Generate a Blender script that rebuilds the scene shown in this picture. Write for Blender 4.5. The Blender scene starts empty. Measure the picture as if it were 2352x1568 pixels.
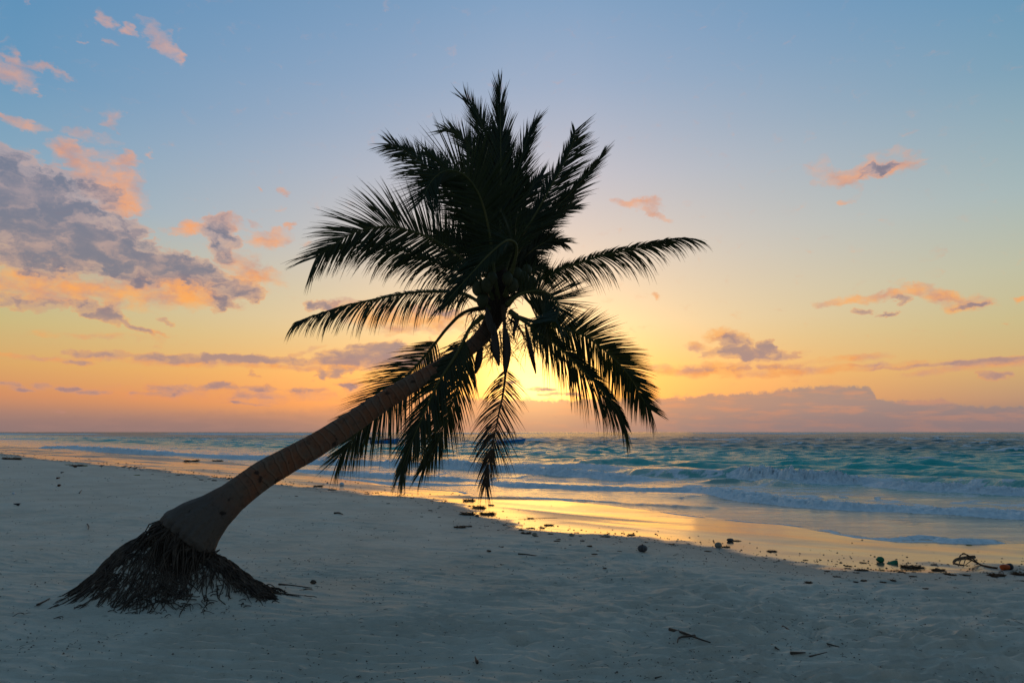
import bpy, math, random
import numpy as np
from mathutils import Vector, Matrix, Euler

random.seed(7)
RNG = np.random.RandomState(11)
scn = bpy.context.scene
COL = scn.collection
PI = math.pi

# ------------------------------------------------------------------ camera
F = 1568.0                       # focal length in the units of a 2352 x 1568 picture
PITCH = math.atan((991.5 - 784) / F)
CAM = Vector((0.0, 0.0, 2.2))

cam_data = bpy.data.cameras.new('camera')
cam_data.lens = 24.0
cam_data.sensor_width = 36.0
cam_data.clip_start = 0.05
cam_data.clip_end = 20000
cam = bpy.data.objects.new('camera', cam_data)
cam.location = CAM
cam.rotation_euler = (PI / 2 + PITCH, 0, 0)
COL.objects.link(cam)
scn.camera = cam


def ray(px, py):
    xc = (px - 1176) / F
    yc = (784 - py) / F
    return Vector((xc, math.cos(PITCH) - yc * math.sin(PITCH), math.sin(PITCH) + yc * math.cos(PITCH)))


def at(px, py, Y):
    d = ray(px, py)
    return CAM + d * (Y / d.y)


def flat(px, py, z=0.0):
    d = ray(px, py)
    return CAM + d * ((z - CAM.z) / d.z)


def azel(px, py):
    d = ray(px, py).normalized()
    return math.degrees(math.atan2(d.x, d.y)), math.degrees(math.asin(d.z))


# ------------------------------------------------------------------ noise
def _hash(ix, iy, seed):
    h = (ix.astype(np.int64) * 374761393 + iy.astype(np.int64) * 668265263 + seed * 1442695041) & 0x7fffffff
    h = ((h ^ (h >> 13)) * 1274126177) & 0x7fffffff
    h = (h ^ (h >> 16)) & 0x7fffffff
    return h / float(0x7fffffff)


def vnoise(x, y, seed=0):
    x = np.asarray(x, float)
    y = np.asarray(y, float)
    ix = np.floor(x)
    iy = np.floor(y)
    fx = x - ix
    fy = y - iy
    fx = fx * fx * fx * (fx * (fx * 6 - 15) + 10)
    fy = fy * fy * fy * (fy * (fy * 6 - 15) + 10)
    a = _hash(ix, iy, seed)
    b = _hash(ix + 1, iy, seed)
    c = _hash(ix, iy + 1, seed)
    d = _hash(ix + 1, iy + 1, seed)
    return (a * (1 - fx) + b * fx) * (1 - fy) + (c * (1 - fx) + d * fx) * fy


def fbm(x, y, octv=4, seed=0):
    s = 0
    a = 0.5
    t = 0
    for i in range(octv):
        s = s + a * vnoise(x + 17.3 * i, y - 9.1 * i, seed + i)
        t += a
        a *= 0.5
        x = x * 2.03
        y = y * 2.03
    return s / t


def sstep(a, b, x):
    t = np.clip((x - a) / (b - a), 0, 1)
    return t * t * (3 - 2 * t)


# ------------------------------------------------------------------ shore lines (world metres, from the picture)
def line(pts, z=0.0, pre=(), post=()):
    w = [tuple(flat(px, py, z).xy) for px, py in pts]
    w = list(pre) + w + list(post)
    return np.array(w)


WET = line([(0, 1041), (100, 1055), (330, 1076), (560, 1105), (640, 1116), (800, 1130), (950, 1144), (1062, 1156),
            (1085, 1172), (1130, 1192), (1200, 1212), (1330, 1226), (1490, 1243), (1650, 1266), (1750, 1285),
            (1850, 1299), (1980, 1307), (2150, 1308), (2352, 1302)], 0.05,
           pre=((-900, 820), (-200, 200)), post=((30, 6), (300, -60)))
EDGE = line([(0, 1023), (150, 1033), (400, 1048), (500, 1056), (640, 1078), (804, 1102), (903, 1114), (1024, 1124),
             (1090, 1140), (1148, 1141), (1290, 1148), (1379, 1158), (1500, 1174), (1583, 1184), (1680, 1196),
             (1800, 1204), (1900, 1222), (1967, 1234), (2070, 1245), (2200, 1249), (2352, 1250)], 0.0,
            pre=((-900, 1000), (-260, 300)), post=((40, 10), (300, -30)))


def sdist(poly, x, y):
    x = np.asarray(x, float)
    y = np.asarray(y, float)
    best = np.full(x.shape, 1e18)
    for (ax, ay), (bx, by) in zip(poly[:-1], poly[1:]):
        dx, dy = bx - ax, by - ay
        t = np.clip(((x - ax) * dx + (y - ay) * dy) / (dx * dx + dy * dy), 0, 1)
        d = (x - ax - t * dx) ** 2 + (y - ay - t * dy) ** 2
        best = np.minimum(best, d)
    o = np.argsort(poly[:, 0])
    ys = np.interp(x, poly[o, 0], poly[o, 1])
    return np.sqrt(best) * np.where(y < ys, 1.0, -1.0)          # positive on the land side


MC = at(392, 1330, 7.75)
MX, MY = MC.x, MC.y
PXM = 7.75 / F            # metres per picture unit at the mound


def mound(x, y):
    dx = x - MX
    dy = y - MY

    def g(cx, cy, rx, ry, h, p):
        return h * np.exp(-(((dx - cx) / rx) ** 2 + ((dy - cy) / ry) ** 2) ** (p / 2))
    a = g(-52 * PXM, 0.12, 0.56, 0.50, 0.52, 2.8)
    b = g(52 * PXM, 0.15, 0.46, 0.46, 0.33, 2.6)
    c = g(130 * PXM, 0.12, 0.45, 0.32, 0.10, 2.2)
    d = g(-130 * PXM, 0.06, 0.45, 0.42, 0.10, 2.0)
    return np.maximum(a, b) + 0.25 * np.minimum(a, b) + c + d


def height(x, y, dw=None, de=None):
    x = np.asarray(x, float)
    y = np.asarray(y, float)
    if dw is None:
        dw = sdist(WET, x, y)
        de = sdist(EDGE, x, y)
    dwp = np.maximum(dw, 0)
    land = 0.05 + 0.45 * (1 - np.exp(-dwp / 6.0))
    mid = 0.05 * np.clip(de, 0, None) / np.maximum(np.clip(de, 0, None) + np.clip(-dw, 0, None), 1e-6)
    sea = 0.035 * de
    z = np.where(dw > 0, land, np.where(de > 0, mid, np.maximum(sea, -6)))
    z = z + (fbm(x * 0.5, y * 0.5, 3, 5) - 0.5) * 0.10 * sstep(0.3, 4, dw)
    return z + mound(x, y)


def H1(x, y):
    return float(height(np.array([x]), np.array([y]))[0])


def ground(px, py):
    z = 0.3
    d = ray(px, py)
    for _ in range(40):
        t = (z - CAM.z) / d.z
        p = CAM + d * t
        z = 0.5 * z + 0.5 * H1(p.x, p.y)
    p = CAM + d * ((z - CAM.z) / d.z)
    return Vector((p.x, p.y, H1(p.x, p.y)))


# ------------------------------------------------------------------ materials
def srgb(r, g, b):
    def f(c):
        c /= 255.0
        return c / 12.92 if c <= 0.04045 else ((c + 0.055) / 1.055) ** 2.4
    return (f(r), f(g), f(b), 1.0)


class NT:
    """small node helper"""
    def __init__(self, tree):
        self.t = tree
        tree.nodes.clear()

    def n(self, typ, **kw):
        nd = self.t.nodes.new(typ)
        for k, v in kw.items():
            setattr(nd, k, v)
        return nd

    def put(self, sock, v):
        if isinstance(v, bpy.types.NodeSocket):
            self.t.links.new(v, sock)
        elif v is not None:
            if hasattr(sock.default_value, '__len__') and not hasattr(v, '__len__'):
                sock.default_value = [v] * len(sock.default_value)
            elif hasattr(v, '__len__'):
                sock.default_value = tuple(v)[:len(sock.default_value)]
            else:
                sock.default_value = v

    def m(self, op, a, b=None, c=None, clamp=False):
        nd = self.n('ShaderNodeMath', operation=op, use_clamp=clamp)
        self.put(nd.inputs[0], a)
        self.put(nd.inputs[1], b)
        if c is not None:
            self.put(nd.inputs[2], c)
        return nd.outputs[0]

    def v(self, op, a, b=None, c=None):
        nd = self.n('ShaderNodeVectorMath', operation=op)
        self.put(nd.inputs[0], a)
        self.put(nd.inputs[1], b)
        if c is not None:
            self.put(nd.inputs[2], c)
        return nd.outputs['Value'] if op in ('DOT_PRODUCT', 'LENGTH', 'DISTANCE') else nd.outputs[0]

    def mix(self, f, a, b, blend='MIX', clampf=True):
        nd = self.n('ShaderNodeMix', data_type='RGBA', blend_type=blend)
        nd.clamp_factor = clampf
        self.put(nd.inputs[0], f)
        self.put(nd.inputs[6], a)
        self.put(nd.inputs[7], b)
        return nd.outputs[2]

    def rng(self, x, a, b, c=0.0, d=1.0, smooth=True):
        nd = self.n('ShaderNodeMapRange', interpolation_type='SMOOTHSTEP' if smooth else 'LINEAR')
        self.put(nd.inputs[0], x)
        for i, q in enumerate((a, b, c, d)):
            self.put(nd.inputs[i + 1], q)
        return nd.outputs[0]

    def noise(self, vec, scale, detail=4, rough=0.5, lac=2.0, out=0, dist=0.0):
        nd = self.n('ShaderNodeTexNoise')
        self.put(nd.inputs['Vector'], vec)
        nd.inputs['Scale'].default_value = scale
        nd.inputs['Detail'].default_value = detail
        nd.inputs['Roughness'].default_value = rough
        nd.inputs['Lacunarity'].default_value = lac
        nd.inputs['Distortion'].default_value = dist
        return nd.outputs[out]

    def ramp(self, f, stops, interp='LINEAR'):
        nd = self.n('ShaderNodeValToRGB')
        cr = nd.color_ramp
        cr.interpolation = interp
        while len(cr.elements) < len(stops):
            cr.elements.new(0.5)
        for e, (p, c) in zip(cr.elements, stops):
            e.position = p
            e.color = c
        self.put(nd.inputs[0], f)
        return nd.outputs[0]

    def scalev(self, vec, s):
        return self.v('MULTIPLY', vec, s)


def material(name):
    m = bpy.data.materials.new(name)
    m.use_nodes = True
    T = NT(m.node_tree)
    out = T.n('ShaderNodeOutputMaterial')
    b = T.n('ShaderNodeBsdfPrincipled')
    T.t.links.new(b.outputs[0], out.inputs[0])
    return m, T, b, out


def obj_coord(T):
    return T.n('ShaderNodeTexCoord').outputs['Object']


def simple(name, c1, c2, scale=8, rough=0.7, bump=0.3, spec=0.3, stretch=(1, 1, 1), detail=5):
    m, T, b, out = material(name)
    co = T.scalev(obj_coord(T), stretch)
    n = T.noise(co, scale, detail, 0.6)
    T.put(b.inputs['Base Color'], T.mix(T.rng(n, 0.3, 0.7), c1, c2))
    b.inputs['Roughness'].default_value = rough
    b.inputs['Specular IOR Level'].default_value = spec
    if bump:
        bp = T.n('ShaderNodeBump')
        bp.inputs['Strength'].default_value = bump
        bp.inputs['Distance'].default_value = 0.02
        T.put(bp.inputs['Height'], T.noise(co, scale * 3, 4, 0.6))
        T.put(b.inputs['Normal'], bp.outputs[0])
    return m


# ------------------------------------------------------------------ object helpers
def tag(o, label=None, cat=None, group=None, kind=None):
    if label:
        o['label'] = label
    if cat:
        o['category'] = cat
    if group:
        o['group'] = group
    if kind:
        o['kind'] = kind
    return o


def empty(name, loc, rz=0.0):
    o = bpy.data.objects.new(name, None)
    o.empty_display_size = 0.2
    o.location = loc
    o.rotation_euler = (0, 0, rz)
    COL.objects.link(o)
    return o


def link(name, me, mat, parent=None, smooth=True):
    o = bpy.data.objects.new(name, me)
    if mat:
        me.materials.append(mat)
    if smooth:
        me.polygons.foreach_set('use_smooth', [True] * len(me.polygons))
    COL.objects.link(o)
    if parent:
        o.parent = parent
    return o


class MB:
    def __init__(self):
        self.v = []
        self.f = []
        self.a = []          # per vertex float attribute

    def add(self, vs, fs, attr=None):
        k = len(self.v)
        self.v += [tuple(p) for p in vs]
        self.f += [tuple(i + k for i in q) for q in fs]
        self.a += list(attr) if attr is not None else [0.0] * len(vs)

    def tube(self, pts, rad, sides=6, cap=True, attr=None):
        pts = [Vector(p) for p in pts]
        n = len(pts)
        if not hasattr(rad, '__len__'):
            rad = [rad] * n
        vs = []
        prev = None
        for i, p in enumerate(pts):
            t = (pts[min(i + 1, n - 1)] - pts[max(i - 1, 0)])
            if t.length < 1e-9:
                t = Vector((0, 0, 1))
            t.normalize()
            if prev is None:
                a = Vector((0, 0, 1)) if abs(t.z) < 0.9 else Vector((1, 0, 0))
                u = t.cross(a).normalized()
            else:
                u = (prev - t * prev.dot(t)).normalized()
            prev = u
            w = t.cross(u)
            for k in range(sides):
                an = 2 * PI * k / sides
                vs.append(p + (u * math.cos(an) + w * math.sin(an)) * rad[i])
        fs = []
        for i in range(n - 1):
            for k in range(sides):
                a0 = i * sides + k
                a1 = i * sides + (k + 1) % sides
                fs.append((a0, a1, a1 + sides, a0 + sides))
        if cap:
            fs.append(tuple(range(sides))[::-1])
            fs.append(tuple((n - 1) * sides + k for k in range(sides)))
        at_ = None
        if attr is not None:
            at_ = [attr[i] for i in range(n) for k in range(sides)]
        self.add(vs, fs, at_)

    def box(self, c, s, rz=0.0):
        c = Vector(c)
        R = Matrix.Rotation(rz, 3, 'Z')
        vs = [c + R @ Vector((x * s[0] / 2, y * s[1] / 2, z * s[2] / 2)) for x in (-1, 1) for y in (-1, 1) for z in (-1, 1)]
        self.add(vs, [(0, 1, 3, 2), (4, 6, 7, 5), (0, 4, 5, 1), (2, 3, 7, 6), (0, 2, 6, 4), (1, 5, 7, 3)])

    def blob(self, c, r, seed=0, rough=0.25, seg=14, ring=9, R=None):
        c = Vector(c)
        vs = []
        for i in range(ring + 1):
            th = PI * i / ring
            for k in range(seg):
                ph = 2 * PI * k / seg
                d = Vector((math.sin(th) * math.cos(ph), math.sin(th) * math.sin(ph), math.cos(th)))
                q = 1 + rough * (float(fbm(np.array([d.x * 1.7 + seed * 3.1 + d.z]), np.array([d.y * 1.7 - d.z * 1.3 + seed]), 3, seed)[0]) - 0.5) * 2
                p = Vector((d.x * r[0], d.y * r[1], d.z * r[2])) * q
                if R is not None:
                    p = R @ p
                vs.append(c + p)
        fs = [(i * seg + k, (i + 1) * seg + k, (i + 1) * seg + (k + 1) % seg, i * seg + (k + 1) % seg)
              for i in range(ring) for k in range(seg)]
        self.add(vs, fs)

    def mesh(self, name, attr=None):
        me = bpy.data.meshes.new(name)
        me.from_pydata(self.v, [], self.f)
        if attr:
            A = me.attributes.new(attr, 'FLOAT', 'POINT')
            A.data.foreach_set('value', self.a)
        me.update()
        return me

    def build(self, name, mat, parent=None, attr=None, smooth=True):
        return link(name, self.mesh(name, attr), mat, parent, smooth)


def spline(pts, n):
    """Catmull-Rom through pts, n samples, roughly even"""
    P = [Vector(p) for p in pts]
    P = [P[0] * 2 - P[1]] + P + [P[-1] * 2 - P[-2]]
    out = []
    for i in range(1, len(P) - 2):
        for k in range(24):
            t = k / 24
            a, b, c, d = P[i - 1], P[i], P[i + 1], P[i + 2]
            out.append(0.5 * ((2 * b) + (c - a) * t + (2 * a - 5 * b + 4 * c - d) * t * t + (3 * b - a - 3 * c + d) * t ** 3))
    out.append(P[-2])
    L = [0.0]
    for a, b in zip(out[:-1], out[1:]):
        L.append(L[-1] + (b - a).length)
    res = []
    j = 0
    for i in range(n):
        s = L[-1] * i / (n - 1)
        while j < len(L) - 2 and L[j + 1] < s:
            j += 1
        f = (s - L[j]) / max(L[j + 1] - L[j], 1e-9)
        res.append(out[j].lerp(out[j + 1], min(max(f, 0), 1)))
    return res


def grid_mesh(name, X, Y, Z, attrs, mat):
    nr, nc = X.shape
    me = bpy.data.meshes.new(name)
    me.vertices.add(nr * nc)
    me.vertices.foreach_set('co', np.stack([X, Y, Z], -1).astype(np.float32).ravel())
    idx = np.arange(nr * nc).reshape(nr, nc)
    q = np.stack([idx[:-1, :-1], idx[:-1, 1:], idx[1:, 1:], idx[1:, :-1]], -1).reshape(-1, 4)
    me.loops.add(q.size)
    me.loops.foreach_set('vertex_index', q.ravel().astype(np.int32))
    me.polygons.add(len(q))
    me.polygons.foreach_set('loop_start', (np.arange(len(q)) * 4).astype(np.int32))
    for k, a in attrs.items():
        A = me.attributes.new(k, 'FLOAT', 'POINT')
        A.data.foreach_set('value', a.astype(np.float32).ravel())
    me.update()
    me.validate()
    return link(name, me, mat)


def grid_xy(rows, du, umax, ext):
    u = np.arange(-umax, umax + du / 2, du)
    ext = np.array(ext)
    R = np.array(rows)[:, None]
    ye = np.maximum(R, 1.2)
    inner = u[None, :] * ye
    sc = np.maximum(1, ye / 6)
    right = umax * ye + ext[None, :] * sc
    X = np.concatenate([-right[:, ::-1], inner, right], 1)
    Y = np.broadcast_to(R, X.shape).copy()
    return X, Y


EXT = [0.05, 0.15, 0.35, 0.7, 1.2, 2, 3.2, 5, 8, 12, 18, 27, 40, 60, 90, 140]


def geo(a, b, r):
    n = int(math.ceil(math.log(b / a) / math.log(r)))
    return list(a * (b / a) ** (np.arange(n) / n))


# ================================================================== SKY (world)
def build_world():
    W = bpy.data.worlds.new('World')
    scn.world = W
    W.use_nodes = True
    T = NT(W.node_tree)
    out = T.n('ShaderNodeOutputWorld')
    bg = T.n('ShaderNodeBackground')
    d = T.n('ShaderNodeTexCoord').outputs['Generated']
    sep = T.n('ShaderNodeSeparateXYZ')
    T.put(sep.inputs[0], d)
    x, y, z = sep.outputs
    az = T.m('MULTIPLY', T.m('ARCTAN2', x, y), 180 / PI)
    el = T.m('MULTIPLY', T.m('ARCSINE', z), 180 / PI)
    e01 = T.m('DIVIDE', T.m('ABSOLUTE', el), 90.0)

    def prof(stops):
        return T.ramp(e01, [(p / 90.0, srgb(*c)) for p, c in stops])
    SC = prof(SKY_C)
    SL = prof(SKY_L)
    SR = prof(SKY_R)
    SB = prof(SKY_B)
    left = T.rng(T.m('MULTIPLY', az, -1.0), 0.0, 38.0, smooth=False)
    right = T.rng(T.m('SUBTRACT', az, 6.0), 0.0, 34.0, smooth=False)
    c = T.mix(left, SC, SL)
    c = T.mix(right, c, SR)
    back = T.rng(T.m('ABSOLUTE', az), 50.0, 120.0)
    c = T.mix(back, c, SB)
    # physical sky underneath
    sky = T.n('ShaderNodeTexSky', sky_type='NISHITA')
    sky.sun_disc = False
    sky.sun_elevation = math.radians(SUN_EL)
    sky.sun_rotation = math.radians(SUN_AZ)
    sky.dust_density = 2.0
    c = T.mix(1.0, c, T.mix(1.0, sky.outputs[0], (SKYK, SKYK, SKYK, 1), 'MULTIPLY'), 'ADD')
    # glow round the hidden sun
    for a, b, e0, amp in GLOWS:
        q = T.m('ADD', T.m('POWER', T.m('ABSOLUTE', T.m('DIVIDE', T.m('SUBTRACT', az, SUN_AZ), a)), 2.0),
                T.m('POWER', T.m('ABSOLUTE', T.m('DIVIDE', T.m('SUBTRACT', el, e0), b)), 2.0))
        g = T.m('POWER', 2.71828, T.m('MULTIPLY', q, -1.0))
        c = T.mix(1.0, c, T.mix(1.0, _grey(T, g), (*amp, 1), 'MULTIPLY'), 'ADD')
    # cloud coordinates in degrees
    cmb = T.n('ShaderNodeCombineXYZ')
    T.put(cmb.inputs[0], az)
    T.put(cmb.inputs[1], el)
    P = cmb.outputs[0]
    Ps = T.scalev(P, (0.7, 1.15, 1.0))
    w1 = T.v('SUBTRACT', T.noise(Ps, 0.42, 5, 0.6, out=1), (0.5, 0.5, 0.5))
    ky_ = T.rng(el, 3.0, 12.0, 0.28, 1.0)
    cv = T.n('ShaderNodeCombineXYZ')
    cv.inputs[0].default_value = 1.0
    T.put(cv.inputs[1], ky_)
    P2 = T.v('ADD', P, T.v('MULTIPLY', T.v('MULTIPLY', w1, (4.2, 2.6, 0.0)), cv.outputs[0]))
    w2 = T.v('SUBTRACT', T.noise(T.v('ADD', Ps, (31.0, 7.0, 0)), 1.5, 5, 0.58, out=1), (0.5, 0.5, 0.5))
    P2 = T.v('ADD', P2, T.v('MULTIPLY', T.v('MULTIPLY', w2, (1.3, 1.0, 0.0)), cv.outputs[0]))
    det = T.noise(T.scalev(P2, (0.7, 1.25, 1)), 0.9, 6, 0.52)
    det2 = T.noise(T.v('ADD', Ps, (3.0, 90.0, 0)), 0.5, 5, 0.6)

    sp2 = T.n('ShaderNodeSeparateXYZ')
    T.put(sp2.inputs[0], P2)

    def layer(lst, prev):
        acc = None
        for (cx, cy, rx, ry, rot, s) in lst:
            a0, e0 = azel(cx, cy)
            ax, _ = azel(cx + 10, cy)
            _, ey = azel(cx, cy - 10)
            kx = abs(ax - a0) / 10
            ky = abs(ey - e0) / 10
            mp = T.n('ShaderNodeMapping', vector_type='TEXTURE')
            cb = T.n('ShaderNodeCombineXYZ')
            T.put(cb.inputs[0], sp2.outputs[0])
            T.put(cb.inputs[1], sp2.outputs[1])
            T.put(cb.inputs[2], acc if acc is not None else prev)
            T.put(mp.inputs['Vector'], cb.outputs[0])
            mp.inputs['Location'].default_value = (a0, e0, 0)
            mp.inputs['Rotation'].default_value = (0, 0, math.radians(rot))
            mp.inputs['Scale'].default_value = (rx * kx, ry * ky, 1e5)
            r2 = T.v('DOT_PRODUCT', mp.outputs[0], mp.outputs[0])
            mk = T.m('MULTIPLY_ADD', r2, -s * 0.62, s, clamp=True)
            acc = mk if acc is None else T.m('MAXIMUM', acc, T.m('ADD', mk, T.m('MULTIPLY', acc, 0.35)))
        return acc
    # colours shared by all clouds
    ocol = T.ramp(e01, [(0.0, srgb(225, 140, 105)), (0.09, srgb(255, 172, 84)), (0.16, srgb(250, 166, 100)), (0.3, srgb(230, 172, 145))])
    ocol = T.mix(T.rng(det2, 0.35, 0.7), ocol, srgb(200, 150, 135))
    gcol = T.ramp(e01, [(0.0, srgb(165, 125, 125)), (0.06, srgb(172, 140, 135)), (0.12, srgb(124, 120, 134)), (0.3, srgb(108, 122, 146))])
    glite = T.ramp(e01, [(0.0, srgb(185, 140, 128)), (0.08, srgb(200, 155, 130)), (0.16, srgb(176, 152, 150)), (0.3, srgb(158, 160, 178))])
    # the low bank of cloud over the horizon
    fc = T.n('ShaderNodeFloatCurve')
    cu = fc.mapping.curves[0]
    pts = []
    for px, py in BANK:
        a, e = azel(px, py)
        pts.append(((a + 60) / 120, e / 10))
    while len(cu.points) < len(pts):
        cu.points.new(0.5, 0.5)
    for p, (a, b) in zip(cu.points, pts):
        p.location = (a, b)
        p.handle_type = 'VECTOR'
    fc.mapping.update()
    fc.inputs[0].default_value = 1.0
    T.put(fc.inputs[1], T.m('DIVIDE', T.m('ADD', az, 60.0), 120.0))
    lump = T.m('MULTIPLY', T.m('SUBTRACT', T.noise(T.scalev(P, (1, 1, 1)), 1.1, 7, 0.62), 0.5), 1.25)
    top = T.m('ADD', T.m('MULTIPLY', fc.outputs[0], 10.0), lump)
    dd = T.m('SUBTRACT', top, el)
    bank = T.rng(T.m('MULTIPLY', dd, T.rng(az, -14.0, 2.0, 0.18, 0.6)), -0.04, 0.16)
    bfade = T.m('MULTIPLY', T.rng(el, -0.5, 0.8, 1.0, 1.0), T.rng(T.m('ABSOLUTE', az), 44.0, 60.0, 1.0, 0.0))
    bcol = T.ramp(T.m('DIVIDE', T.m('ADD', az, 50.0), 100.0),
                  [(0.0, srgb(158, 124, 112)), (0.3, srgb(170, 128, 112)), (0.5, srgb(186, 142, 122)), (0.6, srgb(172, 140, 126)), (0.75, srgb(152, 136, 134)), (1.0, srgb(128, 122, 128))])
    bcol = T.mix(T.m('MULTIPLY', T.rng(T.noise(T.scalev(P, (0.3, 1.7, 1)), 0.9, 6, 0.6), 0.44, 0.66), 0.75), bcol, srgb(205, 145, 118))
    edge = T.m('MULTIPLY', T.m('MULTIPLY', bank, T.rng(dd, 0.02, 0.16, 1.0, 0.0)), T.rng(T.m('ABSOLUTE', T.m('SUBTRACT', az, SUN_AZ)), 3.0, 14.0, 1.0, 0.12))
    kb = T.m('MULTIPLY', T.m('MULTIPLY', bank, bfade), T.rng(az, -14.0, 0.0, 0.34, 0.76))
    ke = T.m('MULTIPLY', edge, 0.8)
    # whole low band greys towards the sea
    low = T.rng(el, 0.0, 2.4, 1.0, 0.0)
    kl = T.m('MULTIPLY', low, T.rng(T.m('ABSOLUTE', az), 2.0, 30.0, 0.15, 0.6))
    pre = c

    def finish(q):
        q = T.mix(kb, q, bcol)
        q = T.mix(ke, q, srgb(255, 215, 120))
        return T.mix(kl, q, srgb(142, 118, 118))
    c = finish(pre)
    plain = c
    bg0 = bg
    T.put(bg0.inputs['Color'], plain)
    dn = T.m('MULTIPLY', T.m('SUBTRACT', det, 0.5), 1.9)
    fade = T.rng(T.m('ABSOLUTE', az), 46.0, 56.0, 1.0, 0.0)

    def clouds(lo, lg):
        mo = layer(lo, 0.0)
        mg = layer(lg, mo)
        do = T.m('MULTIPLY', T.rng(T.m('ADD', mo, dn), 0.16, 1.5), fade)
        dg = T.m('MULTIPLY', T.rng(T.m('ADD', mg, T.m('MULTIPLY', dn, 1.0)), 0.16, 1.35), fade)
        q = T.mix(T.m('MULTIPLY', T.m('POWER', do, 0.8), T.rng(el, 14.0, 26.0, 0.92, 0.72)), pre, ocol)
        rim = T.m('MULTIPLY', T.rng(dg, 0.02, 0.35), T.m('SUBTRACT', 1.0, T.rng(dg, 0.35, 0.9)))
        q = T.mix(T.m('MULTIPLY', rim, 0.4), q, ocol)
        gc = T.mix(T.rng(T.m('ADD', dg, T.m('MULTIPLY', T.m('ADD', T.m('SUBTRACT', det2, 0.5), T.m('SUBTRACT', det, 0.5)), 1.3)), 0.40, 1.25), glite, gcol)
        q = T.mix(T.m('MULTIPLY', T.rng(dg, 0.10, 0.85), 0.9), q, gc)
        q = finish(q)
        bgx = T.n('ShaderNodeBackground')
        T.put(bgx.inputs['Color'], q)
        return bgx
    SPLIT = 1390
    L_ = clouds([k for k in CLOUD_O if k[0] < SPLIT], [k for k in CLOUD_G if k[0] < SPLIT])
    R_ = clouds([k for k in CLOUD_O if k[0] >= SPLIT], [k for k in CLOUD_G if k[0] >= SPLIT])
    m1 = T.n('ShaderNodeMixShader')
    T.put(m1.inputs[0], T.m('GREATER_THAN', az, azel(SPLIT, 980)[0]))
    T.t.links.new(L_.outputs[0], m1.inputs[1])
    T.t.links.new(R_.outputs[0], m1.inputs[2])
    m2 = T.n('ShaderNodeMixShader')
    inside = T.m('MULTIPLY', T.m('LESS_THAN', T.m('ABSOLUTE', az), 57.0), T.m('MULTIPLY', T.m('GREATER_THAN', el, 0.3), T.m('LESS_THAN', el, 40.0)))
    T.put(m2.inputs[0], inside)
    T.t.links.new(bg0.outputs[0], m2.inputs[1])
    T.t.links.new(m1.outputs[0], m2.inputs[2])
    T.t.links.new(m2.outputs[0], out.inputs[0])
    W.cycles.sampling_method = 'MANUAL'
    W.cycles.sample_map_resolution = 1024


def _grey(T, g):
    cc = T.n('ShaderNodeCombineColor')
    for i in range(3):
        T.put(cc.inputs[i], g)
    return cc.outputs[0]


SUN_AZ, SUN_EL = azel(1224, 882)
SKYK = 0.012
SKY_C = [(0, (165, 128, 116)), (2, (232, 146, 78)), (5, (240, 176, 94)), (9, (232, 198, 158)), (14, (216, 196, 180)),
         (21, (188, 186, 196)), (28, (152, 170, 196)), (34, (126, 158, 192)), (55, (84, 114, 142)), (90, (66, 92, 116))]
SKY_L = [(0, (138, 115, 112)), (1.2, (168, 126, 112)), (2.6, (204, 136, 98)), (4.6, (212, 160, 98)), (7.5, (196, 178, 122)), (11, (176, 180, 152)),
         (16, (138, 168, 186)), (24, (100, 148, 184)), (31, (84, 138, 180)), (50, (80, 114, 144)), (90, (66, 92, 116))]
SKY_R = [(0, (126, 112, 122)), (2.2, (170, 138, 118)), (4.5, (200, 165, 112)), (7.5, (192, 180, 132)), (11, (182, 184, 158)),
         (16, (158, 178, 180)), (24, (116, 156, 180)), (31, (88, 142, 180)), (50, (80, 116, 146)), (90, (66, 92, 116))]
SKY_B = [(0, (106, 118, 132)), (10, (100, 117, 134)), (25, (74, 98, 120)), (50, (66, 92, 114)), (90, (66, 92, 116))]
GLOWS = [(3.9, 2.7, SUN_EL + 0.1, (1.1, 0.86, 0.36)),
         (8.0, 5.0, SUN_EL + 0.6, (0.50, 0.25, -0.12)),
         (18.0, 2.4, SUN_EL - 0.3, (0.28, 0.02, -0.18)),
         (13.0, 9.0, SUN_EL + 3.0, (0.07, 0.045, 0.0))]
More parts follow.
